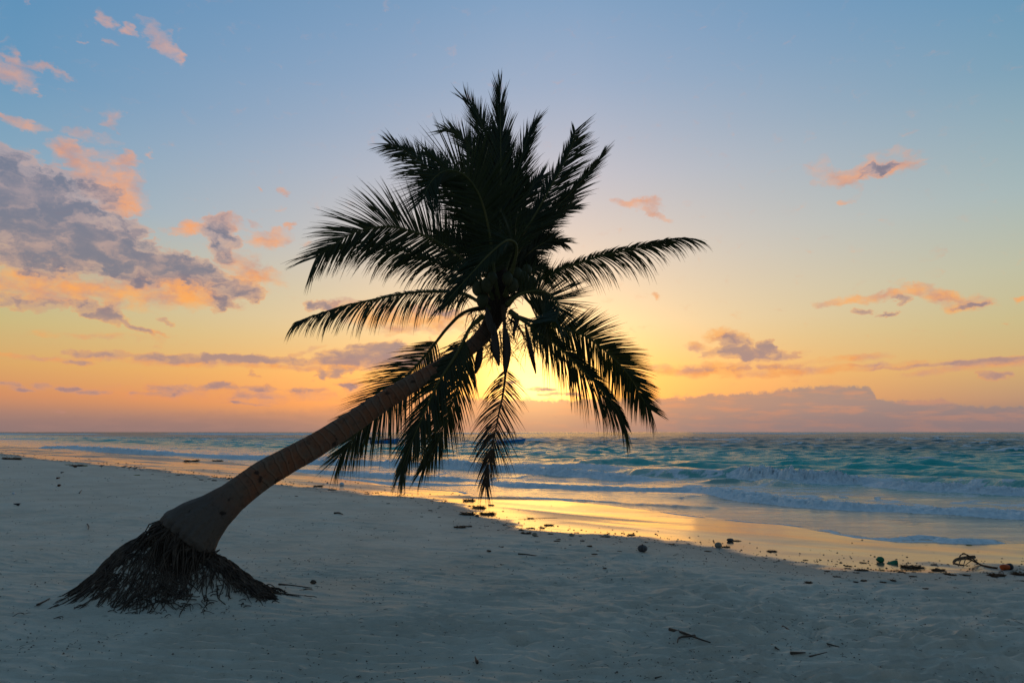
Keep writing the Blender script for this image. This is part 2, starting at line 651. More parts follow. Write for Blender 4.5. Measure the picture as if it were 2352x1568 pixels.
CLOUD_O = [
    # the underlit fringe of the big left cloud
    (50, 645, 150, 45, 0, 1.15), (250, 668, 240, 46, 2, 1.15), (440, 670, 150, 38, -4, 1.0), (560, 625, 70, 45, -30, 1.0), (620, 640, 60, 25, 0, .8),
    (260, 420, 90, 60, -35, 1.0), (285, 470, 40, 30, 0, 1.0), (180, 370, 70, 45, -35, .95), (150, 338, 55, 24, 0, .95), (275, 372, 42, 24, 10, 1.0),
    (430, 527, 62, 16, 8, 1.05), (530, 515, 60, 22, -10, .8), (625, 548, 50, 24, 15, 1.05), (655, 445, 20, 9, 20, .95), (612, 440, 8, 8, 0, .9), (658, 516, 16, 9, 20, .95), (590, 512, 16, 8, 0, .8),
    (30, 165, 75, 38, -15, 1.05), (100, 148, 70, 12, -8, .75), (45, 130, 40, 14, -20, .8), (245, 45, 26, 16, -10, .95), (296, 68, 20, 10, 0, .9), (372, 98, 62, 20, -32, 1.05), (410, 125, 22, 12, -60, .9), (252, 98, 14, 10, 0, .9), (193, 90, 12, 8, 0, .75), (95, 212, 16, 8, 0, .75),
    (250, 278, 42, 20, 8, .85), (200, 310, 70, 14, 0, .72), (20, 262, 36, 10, 0, .75), (60, 285, 50, 12, 0, .7), (345, 355, 18, 10, 40, .7),
    (700, 560, 12, 8, 0, .6),
    (900, 735, 120, 34, -4, 1.0), (1000, 735, 75, 34, 0, 1.0), (800, 705, 70, 18, 0, .8),
    (560, 838, 400, 9, 0, .95), (60, 820, 110, 7, -2, .8), (820, 832, 150, 16, 0, .9), (700, 805, 60, 8, 20, .8),
    (230, 772, 150, 10, 2, .62), (370, 765, 40, 5, 0, .8),
    (500, 905, 330, 22, 0, .72), (900, 900, 200, 30, 0, .55),
    # right half
    (1985, 392, 110, 20, 4, 1.12), (2070, 378, 60, 26, 0, .95), (1900, 385, 40, 22, 0, .62), (1968, 430, 14, 34, 10, .7), (1942, 463, 24, 9, 0, .85), (2040, 350, 60, 22, 0, .6),
    (1462, 467, 60, 15, -5, 1.08), (1498, 490, 36, 10, -12, 1.0),
    (1930, 682, 62, 14, 5, 1.12), (2040, 672, 66, 16, 4, 1.05), (2120, 662, 60, 22, -14, 1.12), (2190, 688, 84, 20, -16, 1.05), (2340, 682, 26, 8, 0, .9),
    (1504, 680, 14, 9, -30, .75),
    (1600, 796, 34, 13, -10, 1.05), (1655, 775, 36, 20, 0, .9), (1820, 818, 60, 12, 0, .7),
    (1640, 848, 230, 15, 0, 1.05), (1900, 848, 260, 11, 2, 1.0), (2240, 842, 190, 12, 4, .95), (1960, 822, 120, 10, 2, .75),
    (1240, 862, 30, 5, 0, .4),
]
CLOUD_G = [
    (20, 430, 160, 85, 0, 1.15), (110, 480, 190, 90, -8, 1.15), (60, 545, 220, 74, 0, 1.15), (230, 555, 170, 56, -12, 1.05), (150, 602, 250, 38, 0, .95),
    (330, 600, 170, 52, -8, 1.05), (440, 625, 120, 42, -12, 1.0), (300, 530, 60, 30, 0, .95), (15, 365, 50, 28, 0, 1.0), (240, 445, 90, 34, -30, .8),
    (512, 547, 62, 52, -30, 1.15), (545, 672, 66, 28, -5, 1.05), (505, 700, 45, 20, 0, .95),
    (60, 695, 110, 18, -6, 1.05), (190, 712, 55, 16, -20, 1.05), (250, 725, 66, 28, -12, 1.15), (310, 752, 55, 12, -20, 1.0), (375, 733, 22, 8, -20, .8),
    (735, 703, 45, 14, 0, 1.05), (1000, 715, 60, 20, 0, .85),
    (190, 812, 70, 10, -3, 1.05), (400, 822, 200, 13, 0, 1.1), (600, 825, 180, 11, 0, 1.05), (790, 818, 90, 20, 5, 1.05), (910, 815, 120, 32, 4, 1.2), (170, 833, 60, 8, 0, 1.0), (880, 795, 90, 12, 3, .8),
    (735, 860, 22, 16, -20, 1.1), (775, 855, 28, 18, 0, 1.15), (790, 890, 22, 10, 0, .9), (588, 858, 12, 14, 20, .75),
    (20, 880, 60, 6, 0, .95), (60, 892, 60, 6, -4, .95), (115, 886, 22, 9, 0, .95), (155, 894, 20, 7, 0, .9), (210, 901, 42, 8, 0, 1.0), (355, 905, 55, 10, 0, .95), (505, 888, 36, 14, 0, .95), (430, 892, 180, 10, 0, .7), (650, 893, 160, 8, 0, .65),
    (560, 910, 60, 9, 0, .7), (560, 928, 50, 5, 0, .7),
    (2020, 385, 60, 15, 10, .95), (2060, 690, 24, 15, -10, 1.05), (1980, 712, 36, 9, -8, 1.0), (2040, 724, 24, 8, -8, .98), (2200, 690, 50, 12, -22, .85), (2235, 697, 36, 8, 0, .85),
    (1690, 795, 52, 26, -12, 1.2), (1720, 812, 70, 20, -10, 1.1), (1650, 812, 34, 14, 0, .9), (1765, 797, 32, 14, -30, 1.1), (1810, 817, 52, 10, 0, 1.0),
    (2280, 861, 56, 11, -10, 1.15), (1700, 845, 150, 8, 0, .75), (2130, 838, 150, 7, 2, .95), (2290, 830, 100, 10, 4, 1.0), (1960, 840, 80, 6, 0, .8),
    (2320, 745, 30, 6, 0, .4),
    (1180, 878, 18, 8, 0, .85), (1240, 893, 26, 5, -6, .95), (1290, 905, 62, 6, 0, 1.05), (1182, 904, 20, 4, 0, .8), (1212, 893, 10, 5, 0, .8),
]
BANK = [(-300, 962), (0, 958), (250, 950), (500, 940), (700, 938), (800, 915), (880, 905), (960, 905), (1100, 912), (1180, 915), (1310, 916), (1420, 912), (1500, 915),
        (1600, 906), (1740, 900), (1790, 893), (1850, 886), (1900, 884), (1970, 884), (2000, 892), (2012, 912), (2100, 916), (2160, 914), (2230, 930), (2352, 932), (2700, 945)]
build_world()

sd = bpy.data.lights.new('sun', 'SUN')
sd.energy = 0.19
sd.angle = math.radians(26)
sd.color = (1.0, 0.45, 0.07)
so = bpy.data.objects.new('sun', sd)
sv = ray(1224, 882).normalized()
so.rotation_euler = (-sv).to_track_quat('-Z', 'Y').to_euler()
so.location = (0, 0, 30)
COL.objects.link(so)


# ================================================================== BEACH
def build_beach():
    rows = [-400, -200, -100, -50, -25, -12, -6, -3, -1.5, -0.5, 0.2, 0.7, 1.0] + geo(1.2, 2.6, 1.015) + geo(2.6, 16, 1.0042) + geo(16, 130, 1.008) + geo(130, 9000, 1.12) + [9000]
    X, Y = grid_xy(rows, 0.0024, 0.86, EXT)
    dw = sdist(WET, X, Y)
    de = sdist(EDGE, X, Y)
    Z = height(X, Y, dw, de)
    # wind ripples and trampled hummocks on the dry sand
    dry = sstep(0.4, 3.0, dw) * sstep(60, 20, np.abs(Y) + np.abs(X) * 0.5)
    warp = (fbm(X * 0.55, Y * 0.45, 2, 21) - 0.5) * 0.85 + (fbm(X * 2.6, Y * 1.6, 2, 23) - 0.5) * 0.16
    amp = 0.35 + 0.9 * sstep(0.35, 0.7, fbm(X * 0.45, Y * 0.8, 3, 31))
    lam = 0.17
    ph = (Y + 0.10 * X + warp) / lam * 2 * PI
    rip = np.exp(1.1 * np.sin(ph + 0.5 * np.sin(ph))) / 3.0 - 0.42
    near = sstep(12, 5.5, Y)
    Z = Z + dry * near * rip * 0.052 * amp
    ph3 = (Y + 0.16 * X + 0.7 * warp + (fbm(X * 1.1 + 70, Y * 1.1, 2, 91) - 0.5) * 0.3) / 0.115 * 2 * PI
    Z = Z + dry * sstep(10, 5.0, Y) * 0.010 * np.exp(1.4 * (np.sin(ph3 + 0.5 * np.sin(ph3)) - 1)) * sstep(0.3, 0.6, fbm(X * 0.6 + 11, Y * 0.9, 2, 93))
    ph2 = (Y + 0.06 * X + (fbm(X * 1.3 + 9, Y * 2.2, 3, 41) - 0.5) * 0.35) / 0.065 * 2 * PI
    Z = Z + dry * sstep(9.5, 5.0, Y) * 0.0045 * np.sin(ph2) * sstep(0.35, 0.6, fbm(X * 0.8 + 40, Y * 0.8, 2, 77))
    hum = fbm(X * 1.6 + 50, Y * 3.2, 4, 51)
    right = sstep(-2.0, 2.5, X)
    Z = Z + dry * (np.abs(hum - 0.5) * 2 - 0.35) * (0.034 + 0.085 * right)
    Z = Z + dry * (fbm(X * 5, Y * 9, 3, 61) - 0.5) * (0.012 + 0.030 * right)
    # old footprints, softly blown over
    R2 = np.random.RandomState(3)
    for i in range(70):
        px = R2.uniform(900, 2450)
        py = R2.uniform(1275, 1500)
        g = flat(px, py, 0.45)
        ca, sa = math.cos(R2.uniform(-0.6, 0.6)), math.sin(R2.uniform(-0.6, 0.6))
        ex = X - g.x
        ey = Y - g.y
        q = ((ex * ca + ey * sa) / 0.16) ** 2 + ((ey * ca - ex * sa) / 0.085) ** 2
        sel = q < 12
        Z[sel] += (-0.040 * np.exp(-q[sel]) + 0.009 * np.exp(-(np.sqrt(q[sel]) - 1.7) ** 2 * 3)) * R2.uniform(0.5, 1.1)
    # wetness
    n = fbm(X * 0.55 + Y * 0.2, Y * 0.75, 4, 71) - 0.5
    n2 = fbm(X * 2.2, Y * 2.6, 3, 73) - 0.5
    s = dw + n * 1.7 + n2 * 0.4
    wet = 1 - sstep(-0.35, 0.25, s)
    damp = 1 - sstep(-0.3, 2.4, s)
    # bars of drained sand that lost their mirror
    bars = sstep(0.47, 0.62, fbm(X * 0.16 + 3, Y * 0.62 + 0.45 * X + 8, 3, 83)) * sstep(0.6, 2.0, -dw)
    wet = wet * (1 - 0.38 * bars)
    Z = Z + (fbm(X * 0.12 + 5, Y * 0.5 + X * 0.3, 3, 87) - 0.5) * 0.05 * sstep(0.3, 2.0, -dw) * sstep(0.2, 1.5, de)
    bars2 = sstep(0.54, 0.64, fbm(X * 0.35 + 30, Y * 1.6 + 1.1 * X + 2, 4, 85)) * sstep(0.3, 1.2, -dw)
    wet = wet * (1 - 0.10 * bars2)
    g = flat(1190, 1140, 0)
    q = ((X - g.x) / 2.6) ** 2 + ((Y - g.y + 0.3) / 0.9) ** 2
    wet = wet * (1 - 0.85 * np.exp(-q ** 2))
    wet = np.where(de < -0.2, 1, wet)
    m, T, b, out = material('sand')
    co = obj_coord(T)
    aw = T.n('ShaderNodeAttribute', attribute_name='wet').outputs['Fac']
    ad = T.n('ShaderNodeAttribute', attribute_name='damp').outputs['Fac']
    n1 = T.noise(co, 0.8, 6, 0.65)
    n3 = T.noise(T.scalev(co, (1, 2.2, 1)), 6.0, 5, 0.7)
    grain = T.noise(co, 260, 2, 0.6)
    base = T.mix(T.rng(n1, 0.35, 0.65), (0.60, 0.545, 0.44, 1), (0.70, 0.645, 0.53, 1))
    base = T.mix(T.m('MULTIPLY', T.rng(n3, 0.56, 0.75), T.rng(ad, 0.0, 0.5, 0.25, 0.7)), base, (0.26, 0.21, 0.13, 1))
    base = T.mix(T.m('MULTIPLY', T.rng(grain, 0.4, 0.75), 0.35), base, (0.33, 0.30, 0.26, 1))
    base = T.mix(T.m('MULTIPLY', ad, 0.45), base, (0.27, 0.245, 0.215, 1))
    base = T.mix(aw, base, (0.11, 0.088, 0.065, 1))
    T.put(b.inputs['Base Color'], base)
    T.put(b.inputs['Roughness'], T.m('ADD', T.rng(aw, 0.0, 1.0, 0.85, 0.13, smooth=False), T.m('MULTIPLY', T.rng(T.noise(T.scalev(co, (0.5, 2.0, 1)), 1.3, 4, 0.6), 0.45, 0.7), T.m('MULTIPLY', aw, 0.06))))
    T.put(b.inputs['IOR'], T.rng(aw, 0.3, 1.0, 1.4, 1.6))
    T.put(b.inputs['Specular IOR Level'], T.rng(aw, 0.0, 1.0, 0.12, 0.92))
    b.inputs['Specular Tint'].default_value = (1.0, 0.80, 0.50, 1)  # golden sunset reflection tinted into the sand's specular colour
    bp = T.n('ShaderNodeBump')
    T.put(bp.inputs['Strength'], T.rng(aw, 0.0, 0.7, 0.9, 0.02))
    bp.inputs['Distance'].default_value = 0.022
    hh = T.m('ADD', T.m('MULTIPLY', T.noise(T.scalev(co, (1, 1.8, 1)), 14, 5, 0.65), 1.0), T.m('MULTIPLY', grain, 0.25))
    T.put(bp.inputs['Height'], hh)
    T.put(b.inputs['Normal'], bp.outputs[0])
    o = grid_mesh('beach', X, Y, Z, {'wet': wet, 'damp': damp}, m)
    tag(o, 'pale rippled sand sloping to the wet shoreline', kind='structure')


build_beach()

# ================================================================== SEA
# breakers: points (px, py of the wave's foot, height in px, foam 0..1); width behind, width in front (m)
BREAK = [
    dict(p=[(-400, 1024, 4, .5), (0, 1029, 5, .9), (146, 1030, 6, .9), (256, 1040, 11, 1), (330, 1044, 9, 1), (403, 1046, 5, .7), (476, 1052, 7, .8), (586, 1056, 9, 1), (696, 1066, 9, 1),
            (804, 1067, 9, 1), (898, 1072, 12, 1), (960, 1073, 8, .7), (1013, 1075, 17, 1), (1090, 1081, 14, 1), (1178, 1087, 12, .9), (1243, 1092, 14, 1), (1321, 1096, 14, 1), (1404, 1105, 12, 1), (1500, 1105, 7, .9), (1560, 1103, 0, .5)], wb=1.7, wf=0.45),
    dict(p=[(1150, 1074, 3, .8), (1250, 1074, 6, .9), (1330, 1077, 8, .7), (1400, 1083, 9, .45), (1445, 1090, 15, .05), (1560, 1096, 24, 0), (1670, 1099, 27, 0), (1684, 1100, 28, 1), (1750, 1106, 27, 1), (1814, 1111, 27, 1),
            (1900, 1113, 25, 1), (1967, 1114, 24, 1), (2020, 1114, 22, .9), (2070, 1112, 12, .3), (2130, 1110, 8, .1), (2223, 1119, 22, 0), (2352, 1128, 28, 0), (2600, 1140, 26, 0.6), (2800, 1150, 20, .8)], wb=2.4, wf=0.55),
    dict(p=[(1960, 1112, 0, .6), (2008, 1119, 14, 1), (2080, 1126, 16, 1), (2172, 1131, 16, 1), (2260, 1136, 16, 1), (2352, 1141, 17, 1), (2600, 1156, 16, 1), (2800, 1165, 14, 1)], wb=1.5, wf=0.4),
    dict(p=[(640, 1082, 4, .9), (804, 1094, 8, 1), (880, 1100, 9, 1), (958, 1106, 10, 1), (1050, 1108, 8, 1), (1110, 1107, 1, .6)], wb=1.1, wf=0.35),
    dict(p=[(700, 1098, 3, .8), (804, 1106, 4, .9), (870, 1113, 4, .9), (950, 1115, 5, .8), (1024, 1117, 4, .6), (1075, 1116, 1, .5)], wb=0.7, wf=0.3),
    dict(p=[(1110, 1112, 0, .6), (1150, 1118, 7, .9), (1230, 1123, 9, .95), (1404, 1132, 10, .9), (1583, 1134, 11, .9), (1635, 1142, 14, 1), (1700, 1152, 14, 1), (1814, 1165, 16, 1), (1900, 1172, 14, 1),
            (2018, 1178, 13, 1), (2172, 1187, 14, 1), (2352, 1197, 15, 1), (2600, 1212, 14, 1), (2800, 1222, 12, 1)], wb=1.3, wf=0.35),
    dict(p=[(1680, 1096, 0, 0), (1720, 1110, 10, .1), (1770, 1117, 13, 0.05), (1850, 1118, 8, .1), (1900, 1117, 0, 0)], wb=1.3, wf=0.5),
    dict(p=[(1390, 1158, 0, .15), (1460, 1162, 4, .3), (1560, 1168, 6, .3), (1640, 1170, 5, .2), (1700, 1168, 0, .1)], wb=0.6, wf=0.25),
    dict(p=[(1200, 1143, 1, .4), (1300, 1149, 3, .5), (1400, 1156, 3, .4), (1460, 1163, 0, .2)], wb=0.3, wf=0.12),
    dict(p=[(1880, 1222, 0, .4), (1960, 1238, 3, .5), (2060, 1244, 4, .6), (2130, 1240, 6, .7), (2160, 1247, 6, .9), (2230, 1250, 9, 1), (2300, 1252, 10, 1), (2318, 1253, 0, .9)], wb=0.35, wf=0.12),
    # green swells outside the break
    dict(p=[(1260, 1068, 0, 0), (1340, 1069, 12, 0), (1420, 1067, 15, 0), (1500, 1066, 10, 0), (1560, 1064, 0, 0)], wb=2.6, wf=1.0),
    dict(p=[(1060, 1050, 0, 0), (1130, 1051, 5, 0), (1170, 1050, 0, 0)], wb=2.6, wf=1.2),
    dict(p=[(1300, 1037, 0, 0), (1360, 1038, 9, 0), (1420, 1038, 8, 0), (1480, 1036, 0, 0)], wb=3.2, wf=1.4),
    dict(p=[(1500, 1040, 0, 0), (1570, 1041, 8, 0), (1640, 1040, 9, 0.15), (1700, 1039, 0, 0)], wb=3.2, wf=1.4),
    dict(p=[(2100, 1092, 0, 0), (2180, 1095, 11, 0), (2260, 1096, 12, 0), (2400, 1098, 0, 0)], wb=2.6, wf=1.0),
    dict(p=[(1860, 1060, 0, 0), (1950, 1062, 8, 0), (2060, 1064, 7, 0), (2140, 1063, 0, 0)], wb=3.2, wf=1.4),
    dict(p=[(1740, 1050, 0, 0), (1800, 1051, 6, 0), (1870, 1050, 0, 0)], wb=3.2, wf=1.4),
    dict(p=[(300, 1030, 0, 0), (420, 1031, 5, 0), (520, 1034, 0, 0)], wb=3.5, wf=1.4),
]


def build_sea():
    rows = geo(8.0, 75, 1.0044) + geo(75, 300, 1.007) + geo(300, 9000, 1.02) + [9000]
    X, Y = grid_xy(rows, 0.0024, 0.86, EXT)
    de = sdist(EDGE, X, Y)
    edge_n = (fbm(X * 0.8, Y * 0.8, 3, 101) - 0.5) * 0.8
    ds = -de + edge_n                      # distance out to sea
    sp = Y * 0.0050
    sp = np.where(Y > 75, Y * 0.008, sp)
    sp = np.where(Y > 300, Y * 0.021, sp)
    Z = np.zeros_like(X)
    env = 0.17 * sstep(0.3, 2.5, ds) + 0.83 * sstep(10, 26, ds)
    grp = 0.55 + 0.9 * fbm(X * 0.05, Y * 0.05, 3, 111)
    R3 = np.random.RandomState(5)
    wx = X + 2.5 * (fbm(X * 0.12, Y * 0.12, 2, 121) - 0.5)
    wy = Y + 2.5 * (fbm(X * 0.12 + 40, Y * 0.12, 2, 123) - 0.5)
    for i in range(60):
        lam = math.exp(R3.uniform(math.log(0.55), math.log(7)))
        th = R3.normal(0.12, 0.42)
        k = 2 * PI / lam
        ph = k * (wx * math.sin(th) + wy * math.cos(th)) + R3.uniform(0, 2 * PI)
        A = 0.0098 * lam ** 0.95
        att = sstep(1.6, 3.6, lam / (sp * max(math.cos(th), 0.3)))
        Z += A * att * (np.exp(0.85 * np.sin(ph)) - 1.19)
    # long swell lines, drawn out along x, keep the far sea alive
    sw = fbm(X * 0.045 + 7, Y * 0.16, 4, 131)
    Z += (sw - 0.5) * 0.6 * sstep(40, 90, ds) * sstep(1500, 500, Y)
    foam = np.zeros_like(X)
    crest = sstep(0.17, 0.33, Z) * sstep(0.5, 0.62, fbm(X * 0.5, Y * 0.9, 3, 141)) * sstep(16, 30, ds)
    Z = Z * env * grp
    foam = np.maximum(foam, crest * 0.8)
    # foam lumps
    lump = fbm(X * 4.2, Y * 4.2, 4, 151)
    lump2 = np.abs(fbm(X * 7.5, Y * 7.5, 3, 153) - 0.5) * 2
    churn = np.zeros_like(X)
    for B in BREAK:
        W = np.array([[*flat(px, py).xy, 0.84 * h * flat(px, py).y / F, fo] for px, py, h, fo in B['p']])
        lo, hi = W[:, :2].min(0) - 9, W[:, :2].max(0) + 9
        sel = (X > lo[0]) & (X < hi[0]) & (Y > lo[1]) & (Y < hi[1])
        if not sel.any():
            continue
        x = X[sel]
        y = Y[sel]
        best = np.full(x.shape, 1e18)
        hh = np.zeros_like(x)
        ff = np.zeros_like(x)
        sg = np.ones_like(x)
        for a, c in zip(W[:-1], W[1:]):
            dx, dy = c[0] - a[0], c[1] - a[1]
            tr = ((x - a[0]) * dx + (y - a[1]) * dy) / (dx * dx + dy * dy)
            t = np.clip(tr, 0, 1)
            q = (x - a[0] - t * dx) ** 2 + (y - a[1] - t * dy) ** 2
            u = q < best
            best = np.where(u, q, best)
            hh = np.where(u, a[2] + (c[2] - a[2]) * t, hh)
            ff = np.where(u, a[3] + (c[3] - a[3]) * t, ff)
            s = (x - a[0]) * (-dy) + (y - a[1]) * dx
            s = s if dx > 0 else -s
            sg = np.where(u, np.sign(s), sg)
        d = np.sqrt(best) * sg                       # positive: seaward of the foot line
        wob = (fbm(x * 0.9, y * 0.9, 3, 161) - 0.5)
        d = d + wob * B['wf'] * 1.2
        wf, wb = B['wf'], B['wb']
        top = wf * 1.25
        prof = np.where(d < top, sstep(-0.15 * wf, top, d), np.exp(-((d - top) / wb) ** 2))
        hv = hh * (0.85 + 0.35 * fbm(x * 0.8 + 5, y * 0.8, 2, 171))
        lm = (lump[sel] - 0.5) * 1.1 + (0.30 - lump2[sel]) * 0.8
        z = hv * prof * (1 + lm * ff * 1.0)
        Z[sel] = np.maximum(Z[sel] * (1 - 0.6 * prof), 0) * 0.5 + Z[sel] * 0.5 + z
        fm = ff * sstep(-0.25 * wf, 0.25 * wf, d) * (1 - sstep(top + wb * 0.1, top + wb * 0.9, d + (lump[sel] - 0.5) * wb * 1.3))
        foam[sel] = np.maximum(foam[sel], fm * 1.35 * (hh > 0.004))
        tr = ff * sstep(0, wf, d) * np.exp(-np.maximum(d - top, 0) / (wb * 2.2))
        churn[sel] = np.maximum(churn[sel], tr)
    # lace of old foam in the surf zone
    lace = np.abs(fbm(X * 0.45, Y * 0.75, 5, 181) - 0.5) * 2
    lz = sstep(1.0, 4.0, ds) * (1 - sstep(14, 22, ds))
    foam = np.maximum(foam, sstep(0.22, 0.02, lace) * (0.50 + 0.8 * churn) * lz)
    foam = np.maximum(foam, 0.7 * churn * sstep(0.42, 0.58, fbm(X * 1.2, Y * 2.0, 5, 183)))
    # far reef break
    far = sstep(300, 420, Y) * sstep(1400, 900, Y)
    reef = sstep(0.50, 0.62, fbm(X * 0.011 + 2, Y * 0.006, 3, 191)) * far
    Z += reef * 0.9
    foam = np.maximum(foam, reef * 0.95)
    reef2 = sstep(0.66, 0.74, fbm(X * 0.03 + 9, Y * 0.035, 3, 193)) * sstep(120, 200, Y) * sstep(600, 400, Y)
    foam = np.maximum(foam, reef2 * 0.7)
    # swash line
    foam = np.maximum(foam, np.exp(-((ds - 0.12) / 0.10) ** 2) * sstep(0.35, 0.6, fbm(X * 0.7, Y * 0.7, 2, 195)) * 0.8)
    # the sheet dives under the sand on the land side
    zb = height(X, Y, sdist(WET, X, Y), de)
    Z = np.where(ds > 0, Z * sstep(0, 0.5, ds) + 0.012 * sstep(0, 0.3, ds), -0.10 * np.clip(-ds, 0, 3))
    Z = np.where(de > 0, np.minimum(Z, zb + 0.004 - 0.03 * np.clip(-ds, 0, 1)), Z)
    # keep only what is near or seaward of the edge
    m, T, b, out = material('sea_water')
    co = obj_coord(T)
    sf = T.n('ShaderNodeAttribute', attribute_name='foam').outputs['Fac']
    dd = T.n('ShaderNodeAttribute', attribute_name='offshore').outputs['Fac']
    col = T.ramp(T.m('DIVIDE', dd, 200.0), [(0.0, (0.40, 0.33, 0.24, 1)), (0.03, (0.34, 0.37, 0.30, 1)), (0.07, (0.14, 0.48, 0.43, 1)), (0.14, (0.02, 0.54, 0.48, 1)),
                                            (0.22, (0.015, 0.46, 0.43, 1)), (0.36, (0.015, 0.23, 0.24, 1)), (0.62, (0.015, 0.12, 0.15, 1))])
    f2 = T.noise(T.scalev(co, (1, 1.5, 1)), 5.0, 6, 0.7)
    fm = T.rng(T.m('ADD', sf, T.m('MULTIPLY', T.m('SUBTRACT', f2, 0.5), 0.9)), 0.30, 0.62)
    fcol = T.mix(T.rng(T.noise(co, 9, 4, 0.6), 0.3, 0.7), (0.60, 0.72, 0.78, 1), (0.93, 0.97, 0.98, 1))
    T.put(b.inputs['Base Color'], T.mix(fm, col, fcol))
    T.put(b.inputs['Roughness'], T.m('MAXIMUM', T.m('MULTIPLY', fm, 0.85), T.rng(dd, 2.0, 80.0, 0.10, 0.30, smooth=False)))
    b.inputs['IOR'].default_value = 1.33
    T.put(b.inputs['Specular IOR Level'], T.m('MULTIPLY', T.rng(fm, 0, 1, 1.0, 0.3), T.m('MULTIPLY', T.rng(dd, 3.0, 22.0, 0.95, 0.15), T.rng(dd, 90.0, 350.0, 1.0, 0.5))))
    T.put(b.inputs['Specular Tint'], T.mix(T.rng(dd, 2.0, 16.0), (1.0, 0.88, 0.70, 1), (1, 1, 1, 1)))  # warm sunset gold painted into inshore reflections, fading to neutral offshore
    wv = T.noise(T.scalev(co, (0.45, 1.4, 1)), 1.6, 8, 0.68, dist=0.5)
    wv2 = T.noise(T.scalev(co, (0.6, 1.3, 1)), 7.0, 4, 0.6)
    hgt = T.m('ADD', T.m('MULTIPLY', wv, T.rng(dd, 1.0, 26, 0.05, 0.32)), T.m('MULTIPLY', wv2, T.rng(dd, 0.3, 14, 0.010, 0.04)))
    hgt = T.m('ADD', hgt, T.m('MULTIPLY', T.m('MULTIPLY', T.noise(co, 12, 5, 0.7), fm), 0.045))
    bp = T.n('ShaderNodeBump')
    bp.inputs['Strength'].default_value = 1.0
    bp.inputs['Distance'].default_value = 1.0
    T.put(bp.inputs['Height'], hgt)
    T.put(b.inputs['Normal'], bp.outputs[0])
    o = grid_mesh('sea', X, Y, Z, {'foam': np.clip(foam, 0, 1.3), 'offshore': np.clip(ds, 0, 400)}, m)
    tag(o, 'turquoise sea with lines of white surf', kind='structure')


build_sea()

# ================================================================== PALM
M_leaf = None


